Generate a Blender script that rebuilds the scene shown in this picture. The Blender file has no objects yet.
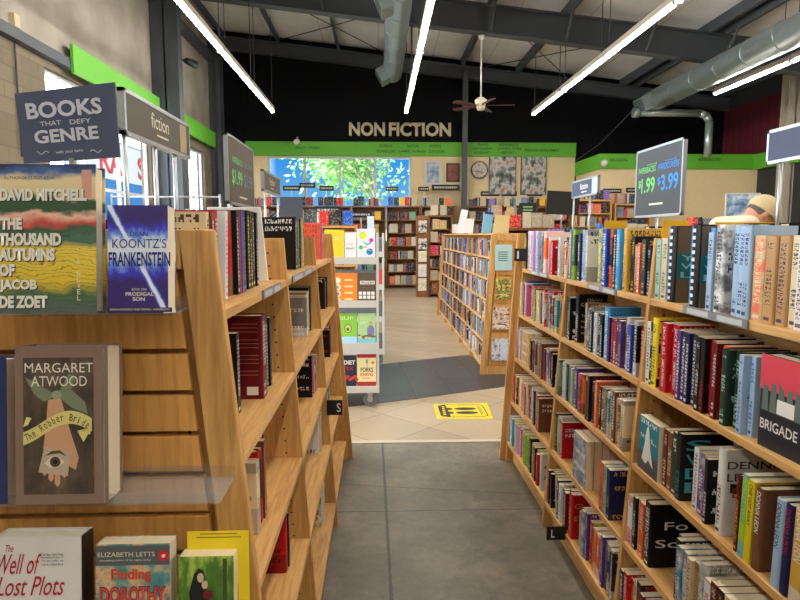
import bpy, bmesh, math, random, re
from mathutils import Vector, Matrix
random.seed(7)
C = bpy.context.scene.collection
PI = math.pi

# ------------------------------------------------------------------ helpers
def lin(c):
    return tuple(((v/255)/12.92 if v/255 <= .04045 else ((v/255+.055)/1.055)**2.4) for v in c)

def bx(bm, x0, x1, y0, y1, z0, z1, mi=0):
    vs = [bm.verts.new((x, y, z)) for z in (z0, z1) for y in (y0, y1) for x in (x0, x1)]
    for f in ((0,2,3,1),(4,5,7,6),(0,1,5,4),(2,6,7,3),(0,4,6,2),(1,3,7,5)):
        bm.faces.new([vs[i] for i in f]).material_index = mi
    return vs

def prism(bm, pts, a, b, axis='y', mi=0):
    """closed 2-D outline extruded from a to b along axis; pts in the other two axes, in x,y,z order"""
    def P(p, t):
        return {'y': (p[0], t, p[1]), 'x': (t, p[0], p[1]), 'z': (p[0], p[1], t)}[axis]
    A = [bm.verts.new(P(p, a)) for p in pts]
    B = [bm.verts.new(P(p, b)) for p in pts]
    n = len(pts)
    fs = [bm.faces.new(A[::-1]), bm.faces.new(B)]
    for i in range(n):
        fs.append(bm.faces.new([A[i], A[(i+1) % n], B[(i+1) % n], B[i]]))
    for f in fs: f.material_index = mi

def tube(bm, p, q, r, r2=None, n=10, mi=0, cap=True):
    p, q = Vector(p), Vector(q); d = (q-p)
    if d.length < 1e-6: return
    d.normalize()
    u = d.orthogonal().normalized(); v = d.cross(u)
    r2 = r if r2 is None else r2
    A = [bm.verts.new(p + (u*math.cos(2*PI*i/n) + v*math.sin(2*PI*i/n))*r) for i in range(n)]
    B = [bm.verts.new(q + (u*math.cos(2*PI*i/n) + v*math.sin(2*PI*i/n))*r2) for i in range(n)]
    for i in range(n):
        f = bm.faces.new([A[i], A[(i+1) % n], B[(i+1) % n], B[i]]); f.smooth = n > 6; f.material_index = mi
    if cap:
        bm.faces.new(A[::-1]).material_index = mi; bm.faces.new(B).material_index = mi

def path_tube(bm, pts, r, n=8):
    for a, b in zip(pts[:-1], pts[1:]): tube(bm, a, b, r, n=n)

def ball(bm, c, rx, ry=None, rz=None, u=16, v=10, rot=None):
    ry = ry or rx; rz = rz or rx
    m = Matrix.Translation(c) @ (rot.to_4x4() if rot else Matrix()) @ Matrix.Diagonal((rx, ry, rz, 1))
    g = bmesh.ops.create_uvsphere(bm, u_segments=u, v_segments=v, radius=1, matrix=m)
    for w in g['verts']:
        for f in w.link_faces: f.smooth = True

def BM(): return bmesh.new()

def obj(name, bm, mat=None, parent=None, bevel=0, loc=None):
    bmesh.ops.recalc_face_normals(bm, faces=bm.faces)
    me = bpy.data.meshes.new(name); bm.to_mesh(me); bm.free()
    for m in (mat if isinstance(mat, (list, tuple)) else [mat]):
        if m: me.materials.append(m)
    o = bpy.data.objects.new(name, me); C.objects.link(o)
    if parent: o.parent = parent
    if loc: o.location = loc
    if bevel:
        b = o.modifiers.new('soft_edge', 'BEVEL'); b.width = bevel; b.segments = 2; b.limit_method = 'ANGLE'
    return o

def box(name, dims, mat, parent=None, bevel=0, loc=None):
    bm = BM(); bx(bm, *dims); return obj(name, bm, mat, parent, bevel, loc)

def tag(o, label=None, cat=None, group=None, kind=None):
    if label: o['label'] = label
    if cat: o['category'] = cat
    if group: o['group'] = group
    if kind: o['kind'] = kind
    return o

def thing(name, label, cat, loc=(0, 0, 0), group=None, rz=0):
    o = bpy.data.objects.new(name, None); C.objects.link(o); o.location = loc
    o.rotation_euler = (0, 0, rz); o.empty_display_size = .05
    return tag(o, label, cat, group)

def struct(o): o['kind'] = 'structure'; return o

_fc = {}
def text(s, O, R, U, w, h, mat, parent=None, name='lettering', shear=0, bold=0, depth=.0006):
    """lettering fitted into the rectangle w x h whose lower-left corner is O"""
    cu = bpy.data.curves.new('t', 'FONT'); cu.body = s; cu.offset = bold; cu.resolution_u = 3
    if shear: cu.shear = shear
    to = bpy.data.objects.new('t', cu); C.objects.link(to)
    dg = bpy.context.evaluated_depsgraph_get(); dg.update()
    me = bpy.data.meshes.new_from_object(to.evaluated_get(dg))
    bpy.data.objects.remove(to); bpy.data.curves.remove(cu)
    O, R, U = Vector(O), Vector(R).normalized(), Vector(U).normalized(); N = R.cross(U)
    xs = [v.co.x for v in me.vertices]; ys = [v.co.y for v in me.vertices]
    x0, x1, y0, y1 = min(xs), max(xs), min(ys), max(ys)
    for v in me.vertices:
        v.co = O + R*((v.co.x-x0)/(x1-x0)*w) + U*((v.co.y-y0)/(y1-y0)*h) + N*depth
    me.materials.clear(); me.materials.append(mat)
    o = bpy.data.objects.new(name, me); C.objects.link(o)
    if parent: o.parent = parent
    return o

# ------------------------------------------------------------------ materials
def nodes(name):
    m = bpy.data.materials.new(name); m.use_nodes = True
    nt = m.node_tree; b = nt.nodes['Principled BSDF']
    return m, nt, b

class G:
    """tiny node-graph writer"""
    def __init__(s, nt): s.nt = nt
    def n(s, t, **k):
        x = s.nt.nodes.new(t)
        for a, v in k.items(): setattr(x, a, v)
        return x
    def put(s, sock, v):
        if hasattr(v, 'is_output'): s.nt.links.new(v, sock)
        else: sock.default_value = v
    def m(s, op, a, b=0, c=0):
        x = s.n('ShaderNodeMath', operation=op)
        for i, v in enumerate((a, b, c)): s.put(x.inputs[i], v)
        return x.outputs[0]
    def mix(s, f, a, b, bt='MIX'):
        x = s.n('ShaderNodeMix', data_type='RGBA', blend_type=bt)
        for i, v in ((0, f), (6, a), (7, b)):
            if isinstance(v, tuple) and len(v) == 3: v = (*v, 1)
            s.put(x.inputs[i], v)
        return x.outputs[2]
    def noise(s, vec, scale, detail=3, rough=.5):
        x = s.n('ShaderNodeTexNoise'); s.put(x.inputs['Vector'], vec)
        x.inputs['Scale'].default_value = scale; x.inputs['Detail'].default_value = detail; x.inputs['Roughness'].default_value = rough
        return x.outputs[0]
    def white(s, vec):
        x = s.n('ShaderNodeTexWhiteNoise'); s.put(x.inputs['Vector'], vec); return x.outputs['Value']
    def xyz(s, vec):
        x = s.n('ShaderNodeSeparateXYZ'); s.put(x.inputs[0], vec); return x.outputs
    def vec(s, a, b, c):
        x = s.n('ShaderNodeCombineXYZ')
        for i, v in enumerate((a, b, c)): s.put(x.inputs[i], v)
        return x.outputs[0]
    def coord(s, k='Object'): return s.n('ShaderNodeTexCoord').outputs[k]
    def ramp(s, f, stops):
        x = s.n('ShaderNodeValToRGB'); s.put(x.inputs[0], f); e = x.color_ramp.elements
        while len(e) < len(stops): e.new(.5)
        for i, (p, c) in enumerate(stops): e[i].position = p; e[i].color = (*c, 1)
        return x.outputs[0]
    def bump(s, h, st, d=.002):
        x = s.n('ShaderNodeBump'); s.put(x.inputs['Height'], h); x.inputs['Strength'].default_value = st; x.inputs['Distance'].default_value = d
        return x.outputs[0]

_mc = {}
def plain(name, rgb, rough=.5, metal=0, emit=0, spec=.5):
    k = (name, rgb)
    if k in _mc: return _mc[k]
    m, nt, b = nodes(name)
    g = G(nt)
    c = (*lin(rgb), 1)
    n = g.noise(g.coord(), 14, 2)
    col = g.mix(g.m('MULTIPLY', n, .10), c, (0, 0, 0, 1))
    nt.links.new(col, b.inputs['Base Color'])
    b.inputs['Roughness'].default_value = rough; b.inputs['Metallic'].default_value = metal
    b.inputs['Specular IOR Level'].default_value = spec
    if emit:
        b.inputs['Emission Color'].default_value = c; b.inputs['Emission Strength'].default_value = emit
    _mc[k] = m; return m

def wood(name, dark, light, axis, rough=.38, scale=1.0):
    m, nt, b = nodes(name); g = G(nt)
    x, y, z = g.xyz(g.coord())
    rnd = g.m('MULTIPLY', g.n('ShaderNodeObjectInfo').outputs['Random'], 9)
    k = {'x': (1.2, 16, 16), 'y': (16, 1.2, 16), 'z': (16, 16, 1.2)}[axis]
    v = g.vec(g.m('ADD', g.m('MULTIPLY', x, k[0]*scale), rnd), g.m('MULTIPLY', y, k[1]*scale), g.m('MULTIPLY', z, k[2]*scale))
    n1 = g.noise(v, 1.0, 4, .6)
    w = g.m('ABSOLUTE', g.m('SINE', g.m('MULTIPLY', n1, 16)))
    n2 = g.noise(v, 7.0, 3, .6)
    f = g.m('ADD', g.m('MULTIPLY', w, .28), g.m('MULTIPLY', n2, .72))
    col = g.ramp(f, [(.22, lin(dark)), (.75, lin(light))])
    nt.links.new(col, b.inputs['Base Color'])
    b.inputs['Roughness'].default_value = rough; b.inputs['Specular IOR Level'].default_value = .4
    nt.links.new(g.bump(n2, .08, .001), b.inputs['Normal'])
    return m

OAK_D, OAK_L = (174, 124, 66), (216, 168, 102)
WZ = wood('oak_upright_grain', OAK_D, OAK_L, 'z')
WY = wood('oak_shelf_grain', (180, 130, 72), (222, 176, 110), 'y')
WX = wood('oak_slat_grain', (190, 138, 78), (226, 178, 112), 'x')
WS = wood('oak_slat_upright_grain', (182, 126, 62), (216, 160, 88), 'z')
WD = wood('dark_stained_shelving', (104, 66, 36), (146, 98, 56), 'z')
WDX = wood('dark_stained_shelf_boards', (110, 72, 40), (152, 104, 60), 'x')

STEEL = plain('painted_grey_steel', (66, 72, 78), .55)
STEELD = plain('dark_grey_steel', (48, 52, 56), .6)
ALU = plain('brushed_aluminium', (186, 190, 194), .35, .8)
GALV = plain('galvanised_sheet', (168, 182, 184), .38, .75)
WHITE = plain('white_enamel', (206, 203, 194), .4)
CREAMW = plain('cream_wall_paint', (228, 206, 160), .8)
BLACKW = plain('black_wall_paint', (8, 9, 13), .85, spec=.15)
GREEN = plain('lime_green_paint', (92, 172, 42), .6)
GREENTXT = plain('dark_green_lettering', (30, 78, 20), .7)
TANWALL = plain('tan_wall_panel', (168, 154, 134), .85)
MAROON = None
BLACKP = plain('black_plastic', (18, 18, 19), .4)
WHITEINK = plain('white_lettering', (238, 236, 230), .6)
CHALK = plain('chalk_white_lettering', (208, 210, 220), .7)
BLACKINK = plain('black_lettering', (22, 20, 20), .6)
REDINK = plain('crimson_lettering', (176, 34, 52), .6)
SLATE = plain('slate_blue_board', (70, 79, 104), .7)
BROWNBOARD = plain('brown_sign_face', (76, 68, 58), .55)
DARKBOARD = plain('charcoal_sign_face', (50, 54, 58), .45)
DOLLARG = plain('light_green_figures', (120, 214, 116), .6)
DOLLARB = plain('bright_blue_figures', (52, 146, 232), .6)
CREAMTXT = plain('cream_letters', (206, 196, 160), .7)
RUBBER = plain('grey_rubber', (112, 114, 116), .6)
PAPER = plain('white_paper', (236, 234, 226), .8)
GOLDCARD = plain('golden_yellow_card', (244, 186, 34), .6)
LABELGREY = plain('grey_label_strip', (128, 130, 134), .4)
EMIT = plain('fluorescent_tube', (255, 250, 241), .5, 0, 100)

def pages_mat():
    m, nt, b = nodes('page_edges'); g = G(nt)
    x, y, z = g.xyz(g.coord())
    s = g.white(g.m('FLOOR', g.m('MULTIPLY', x, 1500)))
    rnd = g.n('ShaderNodeObjectInfo').outputs['Random']
    c = g.mix(rnd, (*lin((226, 208, 168)), 1), (*lin((236, 228, 208)), 1))
    nt.links.new(g.mix(g.m('MULTIPLY', s, .22), c, (*lin((150, 128, 92)), 1)), b.inputs['Base Color'])
    b.inputs['Roughness'].default_value = .85
    return m
PAGES = pages_mat()

def cover_mat(style):
    """book cover: object colour plus ink-coloured rows of small marks, colour bands or a blotchy picture"""
    m, nt, b = nodes('book_cover_' + style); g = G(nt)
    oi = g.n('ShaderNodeObjectInfo'); base = oi.outputs['Color']; rnd = oi.outputs['Random']
    at = g.n('ShaderNodeAttribute', attribute_type='OBJECT', attribute_name='ink'); ink = at.outputs['Color']
    gx, gy, gz = g.xyz(g.coord('Generated')); x, y, z = g.xyz(g.coord('Object')); nx, ny, nz = g.xyz(g.coord('Normal'))
    side = g.m('GREATER_THAN', g.m('ABSOLUTE', nx), .7)            # a front or back cover rather than the spine
    r10 = g.m('MULTIPLY', rnd, 91.7)
    # spine marks: letters run along z
    let = g.white(g.vec(g.m('ADD', g.m('FLOOR', g.m('MULTIPLY', gx, 9)), r10), g.m('FLOOR', g.m('MULTIPLY', z, 420)), 1.0))
    gap = g.m('LESS_THAN', g.m('FRACT', g.m('ADD', g.m('MULTIPLY', z, 95), rnd)), .74)
    wrd = g.m('GREATER_THAN', g.white(g.vec(g.m('FLOOR', g.m('MULTIPLY', z, 22)), r10, 2.0)), .22)
    sp = g.m('MULTIPLY', g.m('MULTIPLY', g.m('GREATER_THAN', let, .42), gap), wrd)
    inx = g.m('LESS_THAN', g.m('ABSOLUTE', g.m('SUBTRACT', gx, .5)), .27)
    inz = g.m('LESS_THAN', g.m('ABSOLUTE', g.m('SUBTRACT', gz, .52)), .40)
    sp = g.m('MULTIPLY', sp, g.m('MULTIPLY', inx, inz))
    foot = g.m('MULTIPLY', g.m('LESS_THAN', g.m('ABSOLUTE', g.m('SUBTRACT', gz, .055)), .02), inx)
    sp = g.m('MAXIMUM', sp, foot)
    # cover marks: rows of letters along y
    row = g.m('FLOOR', g.m('MULTIPLY', gz, 7))
    rowon = g.m('GREATER_THAN', g.white(g.vec(row, r10, 3.0)), .66)
    rowin = g.m('LESS_THAN', g.m('ABSOLUTE', g.m('SUBTRACT', g.m('FRACT', g.m('MULTIPLY', gz, 7)), .5)), .30)
    cl = g.white(g.vec(g.m('FLOOR', g.m('MULTIPLY', y, 260)), g.m('FLOOR', g.m('MULTIPLY', gz, 35)), r10))
    cgap = g.m('LESS_THAN', g.m('FRACT', g.m('MULTIPLY', y, 65)), .76)
    iny = g.m('LESS_THAN', g.m('ABSOLUTE', g.m('SUBTRACT', gy, .5)), .40)
    cv = g.m('MULTIPLY', g.m('MULTIPLY', g.m('MULTIPLY', rowon, rowin), g.m('GREATER_THAN', cl, .4)), g.m('MULTIPLY', cgap, iny))
    ov = g.n('ShaderNodeVectorMath', operation='ADD'); g.put(ov.inputs[0], g.coord('Object')); g.put(ov.inputs[1], g.vec(r10, r10, r10))
    if style == 'plain':
        col = g.mix(g.m('MULTIPLY', g.noise(ov.outputs[0], 18, 3), .22), base, (0, 0, 0, 1))
    elif style == 'band':
        lo = g.m('LESS_THAN', gz, g.m('ADD', .16, g.m('MULTIPLY', rnd, .22)))
        hi = g.m('GREATER_THAN', gz, g.m('SUBTRACT', .97, g.m('MULTIPLY', rnd, .12)))
        col = g.mix(g.m('MULTIPLY', g.m('MAXIMUM', lo, hi), .85), base, g.mix(.35, ink, base))
    else:
        n = g.noise(ov.outputs[0], 26, 4, .6)
        f = g.ramp(n, [(.42, (0, 0, 0)), (.56, (1, 1, 1))])
        h2 = g.n('ShaderNodeHueSaturation'); h2.inputs['Hue'].default_value = .58; h2.inputs['Saturation'].default_value = 1.0
        h2.inputs['Value'].default_value = .55; g.put(h2.inputs['Color'], base)
        col = g.mix(f, base, g.mix(g.noise(ov.outputs[0], 60, 2), h2.outputs[0], ink))
    lc = g.n('ShaderNodeAttribute', attribute_type='OBJECT', attribute_name='lettered_cover').outputs['Fac']; ls = g.n('ShaderNodeAttribute', attribute_type='OBJECT', attribute_name='lettered_spine').outputs['Fac']
    cv = g.m('MULTIPLY', cv, g.m('SUBTRACT', 1, lc)); sp = g.m('MULTIPLY', sp, g.m('SUBTRACT', 1, ls))
    mark = g.m('ADD', g.m('MULTIPLY', side, cv), g.m('MULTIPLY', g.m('SUBTRACT', 1, side), sp))
    col = g.mix(g.m('MULTIPLY', mark, .92), col, ink)
    nt.links.new(col, b.inputs['Base Color'])
    b.inputs['Roughness'].default_value = .4; b.inputs['Specular IOR Level'].default_value = .28
    return m
COVER = {s: cover_mat(s) for s in ('plain', 'band', 'picture')}

PAL = {
 'black': (14, 14, 16), 'charcoal': (44, 46, 52), 'grey': (128, 130, 132), 'white': (232, 231, 228), 'cream': (226, 208, 168),
 'red': (196, 22, 28), 'maroon': (104, 18, 24), 'orange': (232, 104, 38), 'coral': (232, 112, 84), 'yellow': (246, 222, 44),
 'gold': (216, 172, 72), 'lime': (152, 200, 44), 'green': (48, 104, 62), 'dark_green': (34, 58, 44), 'mint': (170, 206, 186),
 'teal': (24, 128, 146), 'navy': (24, 32, 80), 'royal_blue': (38, 74, 176), 'sky_blue': (64, 156, 218), 'pale_blue': (170, 198, 226),
 'blue_grey': (94, 116, 138), 'purple': (92, 62, 136), 'lilac': (190, 164, 220), 'pink': (226, 110, 146), 'blush': (234, 196, 200),
 'brown': (116, 74, 48), 'tan': (196, 154, 104), 'sage': (122, 138, 116), 'peach': (242, 178, 140),
}
SHORT = {'k': 'black', 'c': 'charcoal', 'g': 'grey', 'w': 'white', 'e': 'cream', 'r': 'red', 'm': 'maroon', 'o': 'orange', 'a': 'coral',
 'y': 'yellow', 'd': 'gold', 'l': 'lime', 'n': 'green', 'N': 'dark_green', 'i': 'mint', 't': 'teal', 'v': 'navy', 'b': 'royal_blue',
 's': 'sky_blue', 'S': 'pale_blue', 'B': 'blue_grey', 'p': 'purple', 'L': 'lilac', 'P': 'pink', 'h': 'blush', 'u': 'brown', 'T': 'tan',
 'G': 'sage', 'q': 'peach'}
DARKC = {'black', 'charcoal', 'red', 'maroon', 'green', 'dark_green', 'teal', 'navy', 'royal_blue', 'purple', 'brown', 'blue_grey', 'orange'}
ORD = ['first', 'second', 'third', 'fourth', 'fifth', 'sixth', 'seventh', 'eighth', 'ninth', 'tenth', 'eleventh', 'twelfth', 'thirteenth',
       'fourteenth', 'fifteenth', 'sixteenth', 'seventeenth', 'eighteenth', 'nineteenth', 'twentieth', '21st', '22nd', '23rd', '24th', '25th', '26th', '27th', '28th', '29th', '30th'] + ['%d%s' % (k, {1: 'st', 2: 'nd', 3: 'rd'}.get(k % 10, 'th')) for k in range(31, 60)]

_bm = {}
def book_meshes(t, d, h, hard):
    k = (round(t, 3), round(d, 3), round(h, 3), hard)
    if k in _bm: return _bm[k]
    c = .0026 if hard else .0008; r = min(t*.28, .007) if hard else min(t*.12, .002)
    bm = BM()
    outer = [(0, d), (0, r), (r*.3, r*.3), (r, 0), (t-r, 0), (t-r*.3, r*.3), (t, r), (t, d)]
    inner = [(t-c, d), (t-c, r+c), (t-r, c), (r, c), (c, r+c), (c, d)]
    prism(bm, outer+inner, 0, h, 'z')
    bmesh.ops.recalc_face_normals(bm, faces=bm.faces)
    me = bpy.data.meshes.new('book_cover'); bm.to_mesh(me); bm.free(); me.materials.append(None)
    ins = .0035 if hard else .0006
    bm = BM(); bx(bm, c, t-c, c*1.5+r*.6, d-(ins if hard else .0003), ins if hard else .0003, h-ins)
    bmesh.ops.recalc_face_normals(bm, faces=bm.faces)
    mp = bpy.data.meshes.new('page_block'); bm.to_mesh(mp); bm.free(); mp.materials.append(PAGES)
    _bm[k] = (me, mp); return me, mp

def make_book(t, d, h, hard, color, ink, style, loc, rot, label, group, cat='book'):
    me, mp = book_meshes(t, d, h, hard)
    o = bpy.data.objects.new('hardcover_book' if hard else 'paperback_book', me); C.objects.link(o)
    o.material_slots[0].link = 'OBJECT'; o.material_slots[0].material = COVER[style]
    rgb = PAL[color]; j = random.uniform(.88, 1.08)
    o.color = (*[min(1, v*j) for v in lin(rgb)], 1)
    o['ink'] = [float(v) for v in lin(PAL[ink])]
    o.location = loc; o.rotation_euler = rot
    tag(o, label, cat, group)
    p = bpy.data.objects.new('page_block', mp); C.objects.link(p); p.parent = o
    return o

def pick_ink(c):
    if c in DARKC: return random.choices(['white', 'cream', 'gold', 'yellow', 'red', 'pale_blue'], [6, 3, 2, 1, .7, 1])[0] if c not in ('red', 'maroon', 'orange') else random.choice(['white', 'white', 'cream', 'gold'])
    return random.choices(['black', 'navy', 'red', 'charcoal', 'brown'], [5, 2, 1.5, 2, 1])[0]

def fill_cell(spec, side, ystart, ylimit, xf, z, zmax, where, group, hr=(.165, .2), end_word='far', db=(.0, .03), depth=(.105, .145), pad=None):
    """books standing on a shelf, spines to the aisle. side +1: bookcase on the +X side of the aisle, laid from far to near;
    -1: the other bookcase, laid from near to far. spec tokens: colourletter[style .=band *=picture][width mm][^height mm][<lean deg][!hard][~back mm]
    or -mm for a gap"""
    y = ystart; out = []; idx = 0
    import re
    toks = spec.split()
    if pad: toks += [random.choice(pad)+random.choice(['', '.', '', '*'])+str(random.randint(22, 32)) for _ in range(12)]
    for tk in toks:
        if tk[0] == '-':
            y += -side*float(tk[1:])/1000 if side > 0 else float(tk[1:])/1000
            continue
        mm = {1: tk[0], 2: '', 3: '', 4: None, 5: None, 6: None, 7: '', 8: None}
        for sym, val in re.findall(r'([.*/^<!~]|(?<=[A-Za-z.*])(?=\d))(-?[A-Za-z0-9]*)', tk[1:] if False else tk)[0:]:
            if sym in '.*' and sym: mm[2] = sym
            if sym in ('', '.', '*') and val[:1].isdigit(): mm[3] = val
            elif sym == '/': mm[4] = val
            elif sym == '^': mm[5] = val
            elif sym == '<': mm[6] = val
            elif sym == '!': mm[7] = '!'
            elif sym == '~': mm[8] = val
        col = SHORT[mm[1]]; style = {'': 'plain', '.': 'band', '*': 'picture'}[mm[2]]
        t = float(mm[3] or random.randint(22, 36))/1000
        hard = bool(mm[7]) or t > .045
        h = float(mm[5])/1000 if mm[5] else random.uniform(*hr) + (.02 if hard else 0)
        h = min(h, zmax-.006)
        d = random.uniform(*depth) + (.012 if hard else 0)
        ink = SHORT[mm[4]] if mm[4] else pick_ink(col)
        lean = math.radians(float(mm[6] or 0))
        back = float(mm[8])/1000 if mm[8] else random.uniform(*db)
        if (side > 0 and y - t < ylimit) or (side < 0 and y + t > ylimit): break
        tw = 'slim ' if t < .02 else ('thick ' if t > .045 else '')
        cn = col.replace('_', ' ')
        lab = f"{tw}{cn} {'hardcover' if hard else 'paperback'}, {ORD[idx]} from {end_word} end, {where}"
        idx += 1
        lift = t*math.sin(lean) if lean > 0 else 0
        if side > 0:
            o = make_book(t, d, h, hard, col, ink, style, (xf+back, y, z+lift+.0006), (0, lean, -PI/2), lab, group)
            y -= t*math.cos(lean)+.0012
        else:
            o = make_book(t, d, h, hard, col, ink, style, (xf-back, y, z+lift+.0006), (0, lean, PI/2), lab, group)
            y += t*math.cos(lean)+.0012
        o['_'] = 0; del o['_']
        out.append((o, t, d, h))
    return out

# ================================================================== THE SETTING
BACK = 17.5; XL = -4.6; XR = 10.0; YB = -9.0
def roof(x): return 6.66 - .109*x

def floor_mat():
    m, nt, b = nodes('polished_concrete'); g = G(nt)
    x, y, z = g.xyz(g.coord())
    v = g.vec(x, y, 0)
    n1 = g.noise(v, 2.2, 5, .65); n2 = g.noise(v, 22, 4, .7)
    col = g.ramp(g.m('ADD', g.m('MULTIPLY', n1, .7), g.m('MULTIPLY', n2, .3)), [(.32, lin((80, 75, 64))), (.5, lin((110, 103, 89))), (.68, lin((142, 132, 114)))])
    wob = g.m('MULTIPLY', g.m('SUBTRACT', g.noise(v, 30, 3), .5), .02)
    def near(a, w): return g.m('LESS_THAN', g.m('ABSOLUTE', g.m('ADD', a, g.m('MULTIPLY', wob, .6))), w)
    j1 = near(g.m('SUBTRACT', x, g.m('ADD', .078, g.m('MULTIPLY', y, -.0134))), .0075)
    j2 = near(g.m('SUBTRACT', y, 3.14), .004)
    crack = g.m('SUBTRACT', y, g.m('ADD', 3.47, g.m('MULTIPLY', g.m('MAXIMUM', x, -.4), -.16)))
    j3 = near(crack, .0035)
    j4 = near(g.m('SUBTRACT', y, 1.35), .004)
    j = g.m('MAXIMUM', g.m('MAXIMUM', j1, j2), g.m('MAXIMUM', j3, j4))
    blot = g.ramp(g.noise(g.vec(g.m('ADD', x, 2.3), y, 0), 6.5, 4, .6), [(.535, (0, 0, 0)), (.60, (1, 1, 1))])
    right = g.m('GREATER_THAN', x, .45)
    col = g.mix(g.m('MULTIPLY', g.m('MULTIPLY', blot, right), .42), col, (*lin((70, 68, 66)), 1))
    col = g.mix(g.m('MULTIPLY', j, .85), col, (*lin((34, 32, 30)), 1))
    nt.links.new(col, b.inputs['Base Color'])
    b.inputs['Roughness'].default_value = .42
    nt.links.new(g.bump(n2, .10, .001), b.inputs['Normal'])
    return m

def tile_mat(name, c1, c2, grout, ang, su, sv, rough=.3, off=(0, 0), gw=.004, stagger=0):
    m, nt, b = nodes(name); g = G(nt)
    x, y, z = g.xyz(g.coord())
    ca, sa = math.cos(ang), math.sin(ang)
    u = g.m('DIVIDE', g.m('ADD', g.m('ADD', g.m('MULTIPLY', x, ca), g.m('MULTIPLY', y, sa)), off[0]), su)
    w = g.m('DIVIDE', g.m('ADD', g.m('ADD', g.m('MULTIPLY', x, -sa), g.m('MULTIPLY', y, ca)), off[1]), sv)
    fu = g.m('FLOOR', u)
    if stagger: w = g.m('ADD', w, g.m('MULTIPLY', fu, stagger))
    rnd = g.white(g.vec(fu, g.m('FLOOR', w), 5))
    eu = g.m('LESS_THAN', g.m('ABSOLUTE', g.m('SUBTRACT', g.m('FRACT', u), .5)), .5-gw/su)
    ew = g.m('LESS_THAN', g.m('ABSOLUTE', g.m('SUBTRACT', g.m('FRACT', w), .5)), .5-gw/sv)
    n = g.noise(g.vec(x, y, rnd), 5, 4, .6)
    f = g.m('ADD', g.m('MULTIPLY', rnd, .55), g.m('MULTIPLY', n, .45))
    col = g.mix(f, (*lin(c1), 1), (*lin(c2), 1))
    col = g.mix(g.m('MULTIPLY', eu, ew), (*lin(grout), 1), col)
    nt.links.new(col, b.inputs['Base Color']); b.inputs['Roughness'].default_value = rough
    return m

TILE = tile_mat('tan_floor_tile', (160, 140, 114), (190, 170, 140), (92, 78, 62), math.radians(45), .535, .535, .3, (-.297, -.27), .003)
DARKTILE = tile_mat('dark_slate_tile', (38, 42, 48), (70, 75, 84), (20, 20, 22), math.radians(4), .36, .62, .3, (.0, .1), .007)
PLANK = tile_mat('pale_plank_tile', (168, 148, 122), (204, 184, 156), (136, 118, 96), math.radians(58), .2, .9, .28, stagger=.37)
CONC = floor_mat()

struct(box('floor', (XL, XR, YB, 4.22, -.12, 0), CONC))
struct(box('floor_tiles', (XL, XR, 4.27, BACK, -.12, 0), TILE))
struct(box('trim_threshold', (XL, XR, 4.22, 4.27, -.12, .004), plain('pale_threshold_strip', (206, 194, 172), .45)))
bm = BM(); prism(bm, [(-4.5, 2.9), (-.284, 5.154), (.344, 5.357), (1.218, 5.8), (4.5, 7.2), (4.5, 9.1), (1.105, 7.407), (.432, 7.126), (.009, 6.86), (-4.5, 4.6)], -.05, .0025, 'z')
bm.free()
bm = BM(); prism(bm, [(-1.6, 4.62), (-.284, 5.154), (.344, 5.40), (1.218, 5.80), (4.5, 7.3), (4.5, 8.8), (1.105, 7.407), (.432, 7.10), (.009, 6.88), (-1.6, 6.1)], -.05, .0025, 'z')
struct(obj('floor_dark_band', bm, DARKTILE))
bm = BM(); prism(bm, [(-1.6, 6.1), (.009, 6.88), (.432, 7.10), (1.105, 7.407), (4.5, 8.8), (XR, 10.8), (XR, BACK), (XL, BACK), (XL, 5.0)], -.05, .002, 'z')
struct(obj('floor_plank_tiles', bm, PLANK))

# ---- walls
def block_mat():
    m, nt, b = nodes('concrete_block_wall'); g = G(nt)
    x, y, z = g.xyz(g.coord())
    br = g.n('ShaderNodeTexBrick'); g.put(br.inputs['Vector'], g.vec(y, z, 0))
    br.inputs['Color1'].default_value = (*lin((108, 100, 84)), 1); br.inputs['Color2'].default_value = (*lin((126, 116, 98)), 1)
    br.inputs['Mortar'].default_value = (*lin((100, 92, 78)), 1); br.inputs['Scale'].default_value = 1
    br.inputs['Brick Width'].default_value = .4; br.inputs['Row Height'].default_value = .2; br.inputs['Mortar Size'].default_value = .008
    n = g.noise(g.coord(), 9, 4)
    nt.links.new(g.mix(g.m('MULTIPLY', n, .3), br.outputs[0], (*lin((92, 82, 66)), 1)), b.inputs['Base Color'])
    b.inputs['Roughness'].default_value = .9
    return m
BLOCK = block_mat()
def panel_mat():
    m, nt, b = nodes('tan_insulated_panel'); g = G(nt)
    n = g.noise(g.coord(), 1.3, 3)
    nt.links.new(g.ramp(n, [(.35, lin((134, 127, 116))), (.7, lin((160, 153, 142)))]), b.inputs['Base Color'])
    b.inputs['Roughness'].default_value = .85
    return m
PANEL = panel_mat()

W4_ADDED = (.6, 6.6, .75, 3.82); W1 = (8.75, 12.55, .75, 3.82); W2 = (15.0, 16.35, .75, 3.66)  # the near opening is out of view, added to let in daylight
bm = BM()
for y0, y1, z0, z1 in ((YB, W4_ADDED[0], 0, 3.9), (W4_ADDED[0], W4_ADDED[1], 0, W4_ADDED[2]), (W4_ADDED[0], W4_ADDED[1], W4_ADDED[3], 3.9), (W4_ADDED[1], W1[0], 0, 3.9), (W1[0], W1[1], 0, W1[2]), (W1[1], W2[0], 0, 3.9), (W2[0], W2[1], 0, W2[2]), (W2[1], BACK, 0, 3.9),
                       (W1[0], W1[1], W1[3], 3.9), (W2[0], W2[1], W2[3], 3.9)):
    bx(bm, XL-.2, XL, y0, y1, z0, z1)
struct(obj('wall_left', bm, BLOCK))
struct(box('wall_left_upper', (XL-.2, XL, YB, BACK, 3.9, 7.25), PANEL))
struct(box('trim_left_girt', (XL, XL+.12, YB, 12.7, 3.92, 4.06), STEEL))
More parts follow.
